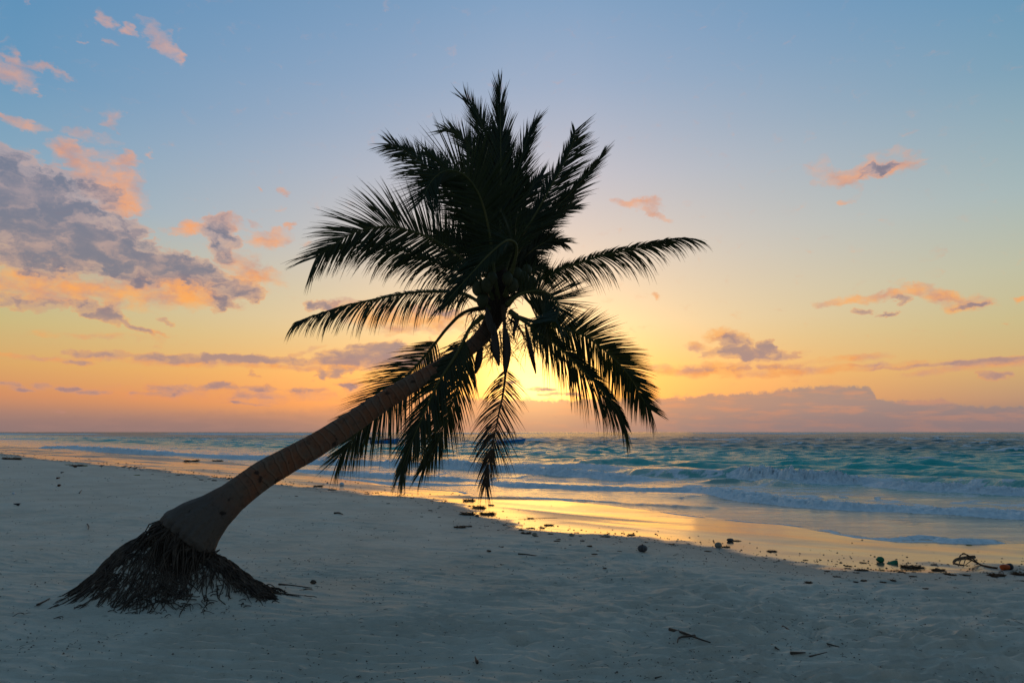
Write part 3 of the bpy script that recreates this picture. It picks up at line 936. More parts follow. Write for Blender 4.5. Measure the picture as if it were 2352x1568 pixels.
def mats():
    global M_leaf, M_dead, M_rib, M_trunk, M_root, M_nut, M_fibre, M_spathe
    m, T, b, out = material('palm_leaf')
    co = obj_coord(T)
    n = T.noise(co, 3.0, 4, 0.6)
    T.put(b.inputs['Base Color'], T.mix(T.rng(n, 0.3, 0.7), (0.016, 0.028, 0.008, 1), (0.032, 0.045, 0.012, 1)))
    b.inputs['Roughness'].default_value = 0.42
    b.inputs['Specular IOR Level'].default_value = 0.35
    tr = T.n('ShaderNodeBsdfTranslucent')
    tr.inputs[0].default_value = (0.05, 0.055, 0.006, 1)
    mx = T.n('ShaderNodeMixShader')
    mx.inputs[0].default_value = 0.35
    T.t.links.new(b.outputs[0], mx.inputs[1])
    T.t.links.new(tr.outputs[0], mx.inputs[2])
    T.t.links.new(mx.outputs[0], out.inputs[0])
    M_leaf = m
    M_dead = simple('dry_palm_leaf', (0.035, 0.02, 0.010, 1), (0.07, 0.04, 0.018, 1), 5, 0.7, 0)
    M_rib = simple('palm_midrib', (0.055, 0.06, 0.012, 1), (0.10, 0.085, 0.02, 1), 4, 0.5, 0.1)
    M_root = simple('root_fibre', (0.030, 0.021, 0.016, 1), (0.10, 0.072, 0.052, 1), 9, 0.85, 0.4)
    M_nut = simple('coconut_husk', (0.035, 0.04, 0.012, 1), (0.06, 0.055, 0.02, 1), 6, 0.6, 0.2)
    M_fibre = simple('palm_fibre', (0.03, 0.018, 0.01, 1), (0.07, 0.045, 0.025, 1), 14, 0.9, 0.6, stretch=(1, 1, 0.3))
    M_spathe = simple('dry_spathe', (0.03, 0.022, 0.018, 1), (0.055, 0.04, 0.03, 1), 7, 0.6, 0.3, stretch=(3, 3, 0.4))
    m, T, b, out = material('palm_trunk')
    co = obj_coord(T)
    s = T.n('ShaderNodeAttribute', attribute_name='along').outputs['Fac']
    n = T.noise(co, 3.2, 5, 0.6)
    n2 = T.noise(co, 14, 6, 0.7)
    fr = T.m('FRACT', T.m('DIVIDE', T.m('ADD', s, T.m('MULTIPLY', T.noise(co, 3.0, 3, 0.5), 0.15)), 0.108))
    ringd = T.m('MULTIPLY', T.rng(fr, 0.0, 0.10, 1.0, 0.0), T.rng(s, 0.55, 1.0))
    ringl = T.m('MULTIPLY', T.m('MULTIPLY', T.rng(fr, 0.10, 0.2), T.rng(fr, 0.2, 0.42, 1.0, 0.0)), T.m('MULTIPLY', T.rng(s, 0.6, 1.1), T.rng(s, 3.6, 4.6, 1.0, 0.1)))
    c = T.mix(T.rng(n, 0.35, 0.65), (0.16, 0.105, 0.070, 1), (0.23, 0.088, 0.042, 1))
    c = T.mix(T.rng(s, 0.35, 0.95, 1.0, 0.0), c, T.mix(n2, (0.07, 0.055, 0.045, 1), (0.16, 0.128, 0.105, 1)))
    c = T.mix(T.m('MULTIPLY', T.rng(n2, 0.5, 0.72), 0.6), c, (0.045, 0.028, 0.020, 1))
    c = T.mix(T.m('MULTIPLY', ringl, 0.3), c, (0.26, 0.19, 0.13, 1))
    c = T.mix(T.m('MULTIPLY', ringd, 0.85), c, (0.022, 0.014, 0.010, 1))
    vo = T.n('ShaderNodeTexVoronoi')
    T.put(vo.inputs['Vector'], T.v('ADD', co, T.v('MULTIPLY', T.noise(co, 6, 3, 0.6, out=1), (0.2, 0.2, 0.2))))
    vo.inputs['Scale'].default_value = 4.5
    c = T.mix(T.m('MULTIPLY', T.rng(vo.outputs['Distance'], 0.10, 0.20, 1.0, 0.0), 0.8), c, (0.018, 0.012, 0.010, 1))
    c = T.mix(T.m('MULTIPLY', T.rng(T.noise(T.v('ADD', co, (9.0, 3.0, 1.0)), 5.0, 5, 0.65), 0.60, 0.70), 0.5), c, (0.17, 0.15, 0.13, 1))
    c = T.mix(T.rng(s, 4.0, 4.9), c, (0.035, 0.022, 0.014, 1))
    T.put(b.inputs['Base Color'], c)
    b.inputs['Roughness'].default_value = 0.85
    b.inputs['Specular IOR Level'].default_value = 0.2
    bp = T.n('ShaderNodeBump')
    bp.inputs['Strength'].default_value = 0.8
    bp.inputs['Distance'].default_value = 0.02
    T.put(bp.inputs['Height'], T.m('ADD', T.noise(T.scalev(co, (1, 1, 1)), 22, 6, 0.7), T.m('MULTIPLY', fr, 0.25)))
    T.put(b.inputs['Normal'], bp.outputs[0])
    M_trunk = m


mats()
PALM_BASE = Vector((MX, MY, H1(MX, MY) - 0.3))
palm = empty('coconut_palm', PALM_BASE)
tag(palm, 'coconut palm leaning right over the beach on a mound of bare roots', 'palm tree')


def attach(o, parent):
    """part meshes are made in world coordinates: shift them to the parent's base"""
    if o.type == 'MESH':
        o.data.transform(Matrix.Translation(-parent.matrix_basis.translation))
    o.parent = parent
    return o


# trunk: (px, py, width px, Y)
TR = [(424, 1238, 128, 7.88), (434, 1227, 138, 7.9), (459, 1202, 118, 7.95), (494, 1174, 89, 8.02), (532, 1144, 70, 8.1), (575, 1111, 65, 8.22), (617, 1082, 62, 8.33),
      (664, 1056, 58, 8.45), (731, 1019, 54, 8.6), (797, 977, 51, 8.78), (881, 921, 45, 9.0), (964, 870, 39, 9.2), (1030, 832, 35, 9.35), (1075, 802, 34, 9.45),
      (1108, 772, 36, 9.52), (1130, 740, 42, 9.56), (1142, 705, 50, 9.6), (1148, 660, 46, 9.62), (1150, 615, 26, 9.64)]
pts = [at(a, b, Y) for a, b, w, Y in TR]
NS = 420
sp = spline(pts, NS)
cum = [0.0]
for a, b in zip(pts[:-1], pts[1:]):
    cum.append(cum[-1] + (b - a).length)
rads = [0.5 * w * Y / F for _, _, w, Y in TR]
tot = sum((b - a).length for a, b in zip(sp[:-1], sp[1:]))
rr = []
ss = []
for i in range(NS):
    s = tot * i / (NS - 1)
    q = float(np.interp(s / tot * cum[-1], cum, rads))
    fr_ = (s / 0.108) % 1.0
    if s > 0.7:
        q *= 1 + 0.012 * (1 - fr_) ** 2 - 0.004
    q *= 1 + 0.02 * (float(vnoise(np.array([s * 2.2]), np.array([0.5]), 4)[0]) - 0.5)
    rr.append(q)
    ss.append(s)
mb = MB()
NSD = 96
mb.tube(sp, rr, NSD, True, ss)
# bark lumps and the ragged rim of the butt
vv = np.array(mb.v)
cc = np.repeat(np.array([tuple(p) for p in sp]), NSD, 0)
dv = vv - cc
ang = np.tile(np.arange(NSD) * 40.0 / NSD, NS)
av = np.array(mb.a)
nz = fbm(np.cos(ang / 40 * 2 * PI) * 2.2 + av * 1.1, np.sin(ang / 40 * 2 * PI) * 2.2 + av * 2.3, 4, 301) - 0.5
nf = fbm(np.cos(ang / 40 * 2 * PI) * 7 + av * 3, np.sin(ang / 40 * 2 * PI) * 7 + av * 5, 3, 303) - 0.5
fis = np.abs(fbm(np.cos(ang / 40 * 2 * PI) * 9 + 5, np.sin(ang / 40 * 2 * PI) * 9 + av * 0.9, 3, 305) - 0.5) * 2
k = 1 + nz * 0.12 + nf * 0.045 + (fis - 0.3) * 0.16 * np.clip(1 - av / 0.75, 0, 1) ** 1.5 + np.where(av < 0.16, nf * 0.40 * (1 - av / 0.16), 0)
vv = cc + dv * k[:, None]
mb.v = [tuple(p) for p in vv]
attach(mb.build('trunk', M_trunk, None, 'along'), palm)

# ---- fronds
VIEW = (at(1150, 690, 9.6) - CAM).normalized()
YC = 9.6
_fr = random.Random(99)


def frond(pts, L, y0=0.0, y1=0.0, ymid=None, roll=0.0, droop=0.25, t0=0.12, n=92, a0=68, a1=22, ls=(1, 1), wid=0.036, wind=(0, 0, 0), dead=False, rag=0.12, prof=None, ribr=0.024, drs=(1, 1)):
    """pts: spine in the picture; y0/y1 depth offset of base and tip; L leaflet length in m"""
    n_ = len(pts)
    P3 = []
    for i, (px, py) in enumerate(pts):
        t = i / (n_ - 1)
        yo = y0 + (y1 - y0) * t
        if ymid is not None:
            yo += ymid * 4 * t * (1 - t)
        P3.append(at(px, py, YC + yo))
    S = spline(P3, 123)[:120]
    n = int(n * 1.9)
    L = L * 1.08
    wid = wid * 0.58
    mb = MB()
    W = Vector(wind)
    seed_ = _fr.uniform(0, 6)
    G = Vector((0, 0, -1))
    for j in range(n):
        t = t0 + (1 - t0) * (j + 0.5) / n
        fi = t * 119
        i0 = min(int(fi), 118)
        p = S[i0].lerp(S[i0 + 1], fi - i0)
        T = (S[min(i0 + 3, 119)] - S[max(i0 - 3, 0)]).normalized()
        Pn = VIEW.cross(T)
        if Pn.length < 0.05:
            Pn = Vector((1, 0, 0))
        Pn.normalize()
        Sd = (Pn * math.cos(roll) + VIEW * math.sin(roll)).normalized()
        N = T.cross(Sd)
        tt = (t - t0) / (1 - t0)
        pr = (0.66 + 0.34 * math.sin(PI * min(tt * 1.15, 1.0))) * (1 - 0.12 * max(0, (tt - 0.6) / 0.4) ** 1.8)
        pr *= 0.75 + 0.25 * min(1, tt / 0.08)
        for k, sgn in enumerate((-1, 1)):
            cl = math.sin(j * 0.31 + k * 2 + seed_) + math.sin(j * 0.83 + k + 2 * seed_) * 0.7 + math.sin(j * 0.127 + 3 * seed_)
            if ls[k] <= 0:
                continue
            if _fr.random() < rag * 0.35:
                continue
            A = math.radians(a0 + (a1 - a0) * tt ** 1.15 + _fr.gauss(0, 2.5) + cl * 2.2)
            d = (T * math.cos(A) + Sd * sgn * math.sin(A) + N * _fr.gauss(0.12, 0.10)).normalized()
            ln = L * pr * ls[k] * _fr.uniform(1 - rag, 1 + rag * 0.4) * (1 + 0.05 * cl)
            if _fr.random() < rag * 0.25:
                ln *= _fr.uniform(0.4, 0.8)
            seg = 5
            q = p.copy()
            w = wid * _fr.uniform(0.8, 1.15) * (0.7 + 0.3 * pr)
            dr = droop * drs[k] * _fr.uniform(0.75, 1.25) * (1 + 0.22 * cl)
            tw = _fr.gauss(0, 0.35)
            c0 = []
            ph = _fr.uniform(-1, 1)
            for s in range(seg + 1):
                f = s / seg
                wd = T - d * T.dot(d)
                if wd.length < 0.1:
                    wd = N.cross(d)
                wd.normalize()
                nb = d.cross(wd)
                wv = wd * math.cos(tw * (0.4 + f)) + nb * math.sin(tw * (0.4 + f))
                hw = w * 0.5 * (0.45 + 2.2 * f if f < 0.25 else 1 - 0.98 * ((f - 0.25) / 0.75) ** 1.25)
                hw = max(hw, 0.0006)
                c0.append((q - wv * hw, q + wv * hw))
                d = (d + G * dr * (0.25 + f) * 0.55 + W * (0.2 + f) * 0.4 + N * 0.03 * ph).normalized()
                q = q + d * (ln / seg)
            vs = [x for pr_ in c0 for x in pr_]
            mb.add(vs, [(2 * s, 2 * s + 1, 2 * s + 3, 2 * s + 2) for s in range(seg)])
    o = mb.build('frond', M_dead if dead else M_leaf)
    attach(o, palm)
    rb = MB()
    R_ = [ribr * (1.25 - 1.15 * (i / 59)) if i > 5 else ribr * (1.9 - 0.12 * i) for i in range(60)]
    rb.tube([S[min(i * 2, 119)] for i in range(60)], R_, 6)
    r = rb.build('midrib', M_dead if dead else M_rib)
    r.data.transform(Matrix.Translation(-palm.matrix_basis.translation))
    r.parent = o
    return o


HB = (1145, 690)
# ---- behind and through the middle of the crown (far to near)
frond([HB, (1148, 560), (1150, 430), (1150, 320), (1149, 240), (1149, 190)], 0.70, 0.15, 0.5, roll=0.25, a0=34, a1=6, droop=0.02, wid=0.04)
frond([HB, (1152, 560), (1140, 420), (1118, 320), (1095, 262), (1068, 222)], 0.72, 0.2, 0.8, roll=0.2, a0=40, a1=12, droop=0.02, wind=(.10, 0, .12))
frond([HB, (1140, 560), (1120, 430), (1085, 345), (1048, 305), (1014, 296)], 0.60, 0.2, 0.9, roll=-0.2, a0=46, a1=14, droop=0.06, wind=(0, 0, .06))
frond([HB, (1120, 560), (1075, 455), (1035, 400), (1000, 362), (970, 344)], 0.56, 0.25, 1.0, roll=0.1, a0=50, a1=16, droop=0.06)
frond([HB, (1100, 540), (1045, 450), (992, 395), (938, 352), (884, 326)], 0.58, 0.1, 0.4, roll=0.35, a0=52, a1=26, droop=0.14, t0=0.35)
frond([HB, (1160, 560), (1180, 440), (1198, 360), (1216, 305), (1234, 272)], 0.60, 0.2, 0.7, roll=-0.5, a0=30, a1=8, droop=0.02, t0=0.2, wind=(.06, 0, .05))
frond([HB, (1175, 580), (1225, 500), (1265, 430), (1298, 370), (1316, 325), (1323, 290)], 0.62, 0.1, 0.3, roll=-0.4, a0=32, a1=30, droop=0.02, t0=0.25, ls=(.6, 1.05), wind=(.1, 0, .08))
frond([HB, (1190, 580), (1262, 492), (1318, 435), (1358, 388), (1392, 345)], 0.58, 0.15, 0.5, roll=0.7, a0=30, a1=6, droop=0.05, t0=0.25, ls=(.5, 1.1))
frond([HB, (1180, 600), (1232, 530), (1278, 492), (1325, 470)], 0.56, 0.3, 0.9, roll=0.3, a0=44, a1=12, droop=0.08)
frond([HB, (1180, 620), (1222, 575), (1262, 553), (1300, 558)], 0.44, 0.3, 0.8, roll=0.4, a0=50, a1=16, droop=0.2)
frond([HB, (1172, 560), (1195, 480), (1222, 430), (1252, 398)], 0.58, 0.3, 1.0, roll=0.1, a0=42, a1=14, droop=0.05, t0=.2)
frond([HB, (1130, 580), (1108, 500), (1090, 430), (1078, 372)], 0.80, 0.3, 1.1, roll=0.0, a0=44, a1=16, droop=0.05)
frond([HB, (1135, 560), (1125, 460), (1118, 380), (1120, 310)], 0.80, 0.3, 1.2, roll=0.1, a0=40, a1=12, droop=0.03)
frond([HB, (1155, 600), (1163, 520), (1168, 440), (1166, 370), (1160, 320)], 0.66, 0.1, 0.6, roll=-0.1, a0=38, a1=8, droop=0.03)
frond([HB, (1185, 640), (1215, 620), (1240, 612), (1258, 626)], 0.36, 0.3, 0.7, roll=0.5, a0=50, a1=18, droop=0.4)
frond([HB, (1115, 620), (1082, 580), (1045, 555), (1000, 538)], 0.56, 0.3, 0.9, roll=0.2, a0=55, a1=16, droop=0.12, t0=0.25)
# ---- left side
frond([(1140, 695), (1085, 618), (1035, 573), (986, 546), (942, 530), (893, 520), (841, 526), (800, 541), (760, 566), (715, 600)], 0.80, -0.1, -0.3, roll=0.2, a0=64, a1=24, droop=0.14, t0=0.17, n=110, wid=0.036)
frond([(1140, 700), (1072, 631), (1024, 612), (968, 588), (912, 570), (856, 560), (808, 556), (775, 566)], 0.62, 0.15, 0.5, roll=0.7, a0=64, a1=22, droop=0.6, t0=0.15, n=90, ls=(1, .6))
frond([(1130, 712), (1095, 690), (1061, 674), (998, 669), (930, 674), (856, 688), (781, 705), (716, 726), (672, 742)], 0.60, -0.1, 0.2, roll=0.9, a0=68, a1=14, droop=0.75, t0=0.12, n=100, ls=(1, .4))
frond([(1120, 705), (1067, 717), (1030, 750), (1001, 786), (964, 831), (922, 877), (881, 927), (839, 973), (806, 1014), (772, 1058)], 0.86, 0.35, 0.6, roll=0.35, a0=55, a1=16, droop=0.42, t0=0.3, n=90, drs=(1.3, .25))
# ---- hanging in front
frond([(1110, 725), (1080, 753), (1059, 794), (1038, 830), (1005, 881), (984, 927), (960, 981), (939, 1031), (918, 1090)], 0.62, -0.35, -0.6, roll=0.35, a0=52, a1=10, droop=0.35, t0=0.18, n=84)
frond([(1118, 735), (1092, 775), (1071, 823), (1051, 890), (1030, 948), (1013, 993), (992, 1040), (966, 1086)], 0.60, -0.05, -0.1, roll=-0.3, a0=50, a1=14, droop=0.45, t0=0.2, n=74, rag=0.25)
frond([(1156, 700), (1159, 757), (1160, 807), (1161, 856), (1155, 906), (1146, 948), (1138, 989), (1126, 1039), (1113, 1126)], 0.55, -0.3, -0.45, roll=-0.2, a0=62, a1=12, droop=0.45, t0=0.36, n=56, rag=0.35, dead=True, wid=0.03, drs=(.5, 1.2))
# ---- right side
frond([(1170, 715), (1200, 735), (1242, 765), (1279, 792), (1316, 827), (1354, 865), (1391, 906), (1420, 944), (1438, 980)], 0.74, -0.3, -0.5, roll=0.75, a0=62, a1=14, droop=0.35, t0=0.16, n=100, ls=(.45, 1.05), wid=0.036)
frond([(1175, 725), (1240, 742), (1296, 755), (1340, 769), (1384, 800), (1424, 838), (1453, 875), (1476, 915), (1502, 950)], 0.68, 0.0, 0.1, roll=0.25, a0=68, a1=26, droop=0.35, t0=0.15, n=104, drs=(.3, 1.3), ls=(.75, 1))
frond([(1165, 690), (1200, 668), (1240, 642), (1285, 620), (1330, 604), (1385, 586), (1440, 574), (1495, 560), (1550, 549), (1600, 548)], 0.64, 0.05, 0.2, roll=0.75, a0=64, a1=10, droop=0.55, t0=0.2, n=96, ls=(.3, 1))
frond([(1165, 700), (1190, 678), (1225, 668), (1255, 672), (1277, 690), (1283, 715), (1274, 742)], 0.72, -0.3, -1.3, roll=-0.1, a0=78, a1=40, droop=0.04, t0=0.2, n=80, ls=(.72, 1.05), wid=0.036)
# ---- facing the camera
frond([HB, (1132, 600), (1125, 540), (1112, 480), (1095, 437), (1068, 403), (1032, 391), (1002, 404), (982, 432), (970, 465)], 0.78, -0.1, -1.2, roll=0.1, a0=66, a1=34, droop=0.06, t0=0.14, n=110, wid=0.036)
frond([(1160, 680), (1180, 610), (1186, 565), (1165, 552), (1125, 583), (1085, 626), (1045, 670), (1008, 712)], 0.50, -0.2, -1.2, ymid=-0.2, roll=0.5, a0=48, a1=12, droop=0.3, t0=0.3, n=84, ls=(.5, 1.1))

# ---- fruit, spathes, dead flower stalks, sheath
for i, (px, py, yo, r) in enumerate([(1078, 640, -.3, .095), (1098, 662, -.35, .10), (1118, 655, -.4, .10), (1108, 690, -.35, .095), (1178, 655, -.3, .10), (1202, 640, -.2, .10),
                                     (1222, 652, -.1, .095), (1188, 632, -.2, .10), (1166, 640, -.4, .09), (1210, 622, 0, .09), (1130, 640, -.4, .09)]):
    mb = MB()
    mb.blob(at(px, py, YC + yo), (r * .85, r * .85, r * 1.1), i, 0.08, 14, 10)
    attach(mb.build('coconut', M_nut), palm)


def spindle(pts, w, yo, sides=10):
    P = [at(px, py, YC + yo) for px, py in pts]
    S = spline(P, 22)
    R_ = [w * (math.sin(PI * min((i + 0.8) / 22.5, 1)) ** 0.8) + 0.003 for i in range(22)]
    m = MB()
    m.tube(S, R_, sides)
    return m


for pts_, w, yo in [([(1118, 706), (1124, 738), (1132, 770)], .05, -.45), ([(1134, 742), (1138, 792), (1146, 840)], .055, -.4), ([(1158, 745), (1164, 800), (1160, 862)], .058, -.35),
                    ([(1104, 790), (1100, 825), (1092, 858)], .05, -.1), ([(1172, 715), (1188, 728), (1178, 770)], .03, -.3), ([(1206, 742), (1218, 800), (1231, 858)], .035, .1),
                    ([(1176, 668), (1200, 662), (1262, 680)], .045, -.05), ([(1190, 720), (1182, 750), (1180, 782)], .018, -.2)]:
    attach(spindle(pts_, w, yo).build('spathe', M_spathe), palm)

_r = random.Random(5)
for cx, cy, dx, dy, yo, nst, ln in [(1105, 770, 18, 60, .15, 46, 62), (1128, 800, 12, 50, .2, 44, 60), (1150, 790, 10, 60, .25, 30, 70), (1180, 745, 40, 30, .2, 36, 52), (1200, 770, 30, 45, .3, 40, 60),
                                    (1215, 650, 45, -5, .3, 30, 46), (1090, 715, -40, 22, .3, 22, 40), (1060, 690, -50, 20, .3, 18, 34), (1085, 745, -30, 45, .1, 20, 46), (1225, 780, 20, 60, .3, 30, 60)]:
    mb = MB()
    a = at(cx - dx * .3, cy - dy * .5, YC + yo)
    b = at(cx + dx * .4, cy + dy * .4, YC + yo)
    mb.tube([a, a.lerp(b, .5), b], [.012, .01, .005], 5)
    for i in range(nst):
        t = _r.random()
        p = a.lerp(b, t)
        L_ = ln * YC / F * _r.uniform(.5, 1.2)
        an = _r.uniform(-1.2, 1.2)
        d = Vector((math.sin(an), _r.uniform(-.6, .6), -abs(math.cos(an)) * .6 + _r.uniform(-.2, .3))).normalized()
        P = [p]
        for s in range(5):
            d = (d + Vector((_r.gauss(0, .18), _r.gauss(0, .18), _r.gauss(-.13, .12)))).normalized()
            P.append(P[-1] + d * (L_ / 5))
        mb.tube(P, [.0042, .004, .0036, .003, .0025, .0015], 4, False)
    attach(mb.build('flower_stalk', M_fibre), palm)
mb = MB()
for i in range(260):
    an = _r.uniform(0, 2 * PI)
    r0 = _r.uniform(.12, .22)
    h0 = _r.uniform(-.05, .75)
    c = at(1140 + h0 * 12, 770 - h0 * 150, YC)
    p = c + Vector((math.cos(an) * r0, math.sin(an) * r0, 0))
    d = Vector((math.cos(an) * .5, math.sin(an) * .5, _r.uniform(-1, .6))).normalized()
    mb.tube([p, p + d * .08, p + d * .15 + Vector((0, 0, -.03))], [.006, .004, .001], 4, False)
attach(mb.build('leaf_sheath', M_fibre), palm)

# ---- root mound
BUTT = at(432, 1240, 7.93)


def root_strand(mb, r, an, r1, rad, rise=0.02, top=None):
    n = 10
    pts_ = []
    w = r.gauss(0, .25)
    w2 = r.uniform(1.5, 4)
    w3 = r.gauss(0, .10)
    r0 = r.uniform(.02, .30)
    off = r.uniform(.0, rise)
    cx, cy = MX + 0.20, MY + 0.02
    for i in range(n + 1):
        t = i / n
        R_ = r0 + (r1 - r0) * t
        a_ = an + w * (t - .3) + w3 * math.sin(t * w2 * 3 + w)
        x = cx + math.cos(a_) * R_ * (1.12 if math.cos(a_) < 0 else 1.0)
        y = cy + math.sin(a_) * R_
        z = H1c(x, y)
        lift = off * math.sin(PI * min(1, t * 1.1)) + 0.09 * max(0, 1 - R_ / .5) * (0.4 + 0.6 * r.random())
        if t > .93:
            lift -= .012
        pts_.append((x, y, z + lift + rad * .4))
    mb.tube(pts_, [rad * (1 - .75 * (i / n)) + .001 for i in range(n + 1)], 5, False)


_hc = {}
_gx = np.linspace(MX - 2.6, MX + 2.9, 331)
_gy = np.linspace(MY - 2.4, MY + 2.4, 289)
_GX, _GY = np.meshgrid(_gx, _gy)
_GZ = height(_GX, _GY)


def H1c(x, y):
    fx = (x - _gx[0]) / (_gx[1] - _gx[0])
    fy = (y - _gy[0]) / (_gy[1] - _gy[0])
    i = min(max(int(fx), 0), 329)
    j = min(max(int(fy), 0), 287)
    fx -= i
    fy -= j
    return float((_GZ[j, i] * (1 - fx) + _GZ[j, i + 1] * fx) * (1 - fy) + (_GZ[j + 1, i] * (1 - fx) + _GZ[j + 1, i + 1] * fx) * fy)


rr_ = random.Random(21)


def strand(mb, x, y, an, L_, rad, lift, curl=.25, n=8):
    """a root creeping over the mound surface"""
    P = []
    ph = rr_.uniform(0, 6)
    for i in range(n + 1):
        t = i / n
        z = H1c(x, y) + lift * math.sin(PI * min(1, t * 1.15 + .1)) + rad * .3
        if t > .95:
            z -= .015
        P.append((x, y, z))
        an += rr_.gauss(0, curl) * .4 + .25 * curl * math.sin(ph + t * 5)
        x += math.cos(an) * L_ / n
        y += math.sin(an) * L_ / n
    mb.tube(P, [rad * (1 - .7 * (i / n)) + .001 for i in range(n + 1)], 5, False)


def mound_c(x, y):
    """downhill direction away from the crown of the mound"""
    e = .03
    gx = H1c(x + e, y) - H1c(x - e, y)
    gy = H1c(x, y + e) - H1c(x, y - e)
    return math.atan2(-gy, -gx)


mb = MB()
k_ = 0
while k_ < 1900:
    dx = rr_.uniform(-.98, 1.0)
    dy = rr_.uniform(-.55, .65)
    lx = dx / PXM                      # in picture units from the mound centre
    rad_n = math.hypot((dx + .10) / .86, (dy - .06) / .62)
    dens = max(0, 1 - rad_n ** 2.4)
    if lx > 40:                        # bare sand shows on the right flank, roots keep to its ridge
        dens *= .14 if dy < .0 else .8
    if dy < -.18:
        dens *= .4
    if float(vnoise(np.array([dx * 5 + 3]), np.array([dy * 5]), 9)[0]) < .30:
        dens *= .35
    if rr_.random() > dens:
        continue
    k_ += 1
    x, y = MX + dx, MY + dy
    an = mound_c(x, y) * 1.0 + rr_.gauss(0, .55)
    if dx < -.3 and rr_.random() < .6:
        an = PI + rr_.gauss(.25, .3)
    strand(mb, x, y, an, rr_.uniform(.08, .32), rr_.uniform(.004, .0085), rr_.uniform(.0, .04), .35)
for i in range(420):        # the ridge of fibres running right
    t = rr_.random()
    dx = .42 + .60 * t + rr_.gauss(0, .03)
    dy = .16 - .10 * t + rr_.gauss(0, .07 + .03 * t)
    strand(mb, MX + dx, MY + dy, rr_.gauss(-.10, .24), rr_.uniform(.08, .26), rr_.uniform(.004, .009), rr_.uniform(.0, .05), .3)
for i in range(700):        # short crossing fibres
    dx = rr_.gauss(0, .42)
    dy = rr_.gauss(-.05, .26)
    strand(mb, MX + dx, MY + dy, rr_.uniform(0, 6.3), rr_.uniform(.04, .15), rr_.uniform(.003, .006), rr_.uniform(.0, .03), .9, 5)
attach(mb.build('root_mass', M_root), palm)
for i in range(64):
    mb = MB()
    if i < 30:
        strand(mb, MX - rr_.uniform(.36, .70), MY + rr_.uniform(-.25, .25), PI + rr_.gauss(.30, .22), rr_.uniform(.28, .56), rr_.uniform(.006, .011), .02, .2, 12)
    elif i < 46:
        strand(mb, MX + rr_.uniform(.5, .85), MY + rr_.uniform(.0, .22), rr_.gauss(-.15, .16), rr_.uniform(.22, .45), rr_.uniform(.006, .012), .03, .14, 12)
    elif i < 48:
        strand(mb, MX + 1.05, MY + .14, rr_.gauss(0, .04), .52, .006, .01, .06, 12)
    else:
        strand(mb, MX + rr_.uniform(-.7, .5), MY + rr_.uniform(-.38, -.18), -PI / 2 + rr_.gauss(-.2, .5), rr_.uniform(.18, .42), rr_.uniform(.006, .012), .02, .2, 12)
    attach(mb.build('root', M_root), palm)
# collar of fibres between trunk butt and mound
mb = MB()
ax = (pts[2] - pts[0]).normalized()
u_ = ax.cross(Vector((0, 1, 0))).normalized()
w_ = ax.cross(u_)
for i in range(1000):
    an = rr_.uniform(0, 2 * PI)
    R_ = .335 * rr_.uniform(.45, 1.12) ** .6
    p = BUTT + (u_ * math.cos(an) + w_ * math.sin(an)) * R_ + ax * rr_.uniform(-.03, .07)
    q = Vector((p.x - abs(rr_.gauss(.10, .16)) + .06, p.y + rr_.gauss(-.04, .06), 0))
    q.z = H1c(q.x, q.y)
    if q.z > p.z:
        q.z = p.z - .05
    mid = p.lerp(q, .5) + Vector((rr_.gauss(-.02, .03), rr_.gauss(0, .03), .05))
    mb.tube([p, mid, q], [rr_.uniform(.006, .013), .008, .004], 5, False)
attach(mb.build('root_collar', M_root), palm)


# ================================================================== BOATS
M_blue = simple('blue_boat_paint', (0.03, 0.22, 0.58, 1), (0.04, 0.27, 0.65, 1), 2, 0.4, 0)
M_lblue = simple('pale_blue_boat_paint', (0.25, 0.48, 0.66, 1), (0.32, 0.55, 0.72, 1), 2, 0.5, 0)
M_white = simple('white_boat_paint', (0.6, 0.62, 0.62, 1), (0.75, 0.76, 0.76, 1), 2, 0.4, 0)
M_dark = simple('dark_metal', (0.02, 0.022, 0.025, 1), (0.045, 0.045, 0.05, 1), 5, 0.5, 0)
M_red = simple('faded_red_cover', (0.20, 0.03, 0.02, 1), (0.30, 0.05, 0.03, 1), 4, 0.7, 0)


def loft(sections):
    m = MB()
    n = len(sections[0])
    vs = [p for s in sections for p in s]
    m.add(vs, [(i * n + k, i * n + k + 1, (i + 1) * n + k + 1, (i + 1) * n + k) for i in range(len(sections) - 1) for k in range(n - 1)])
    return m


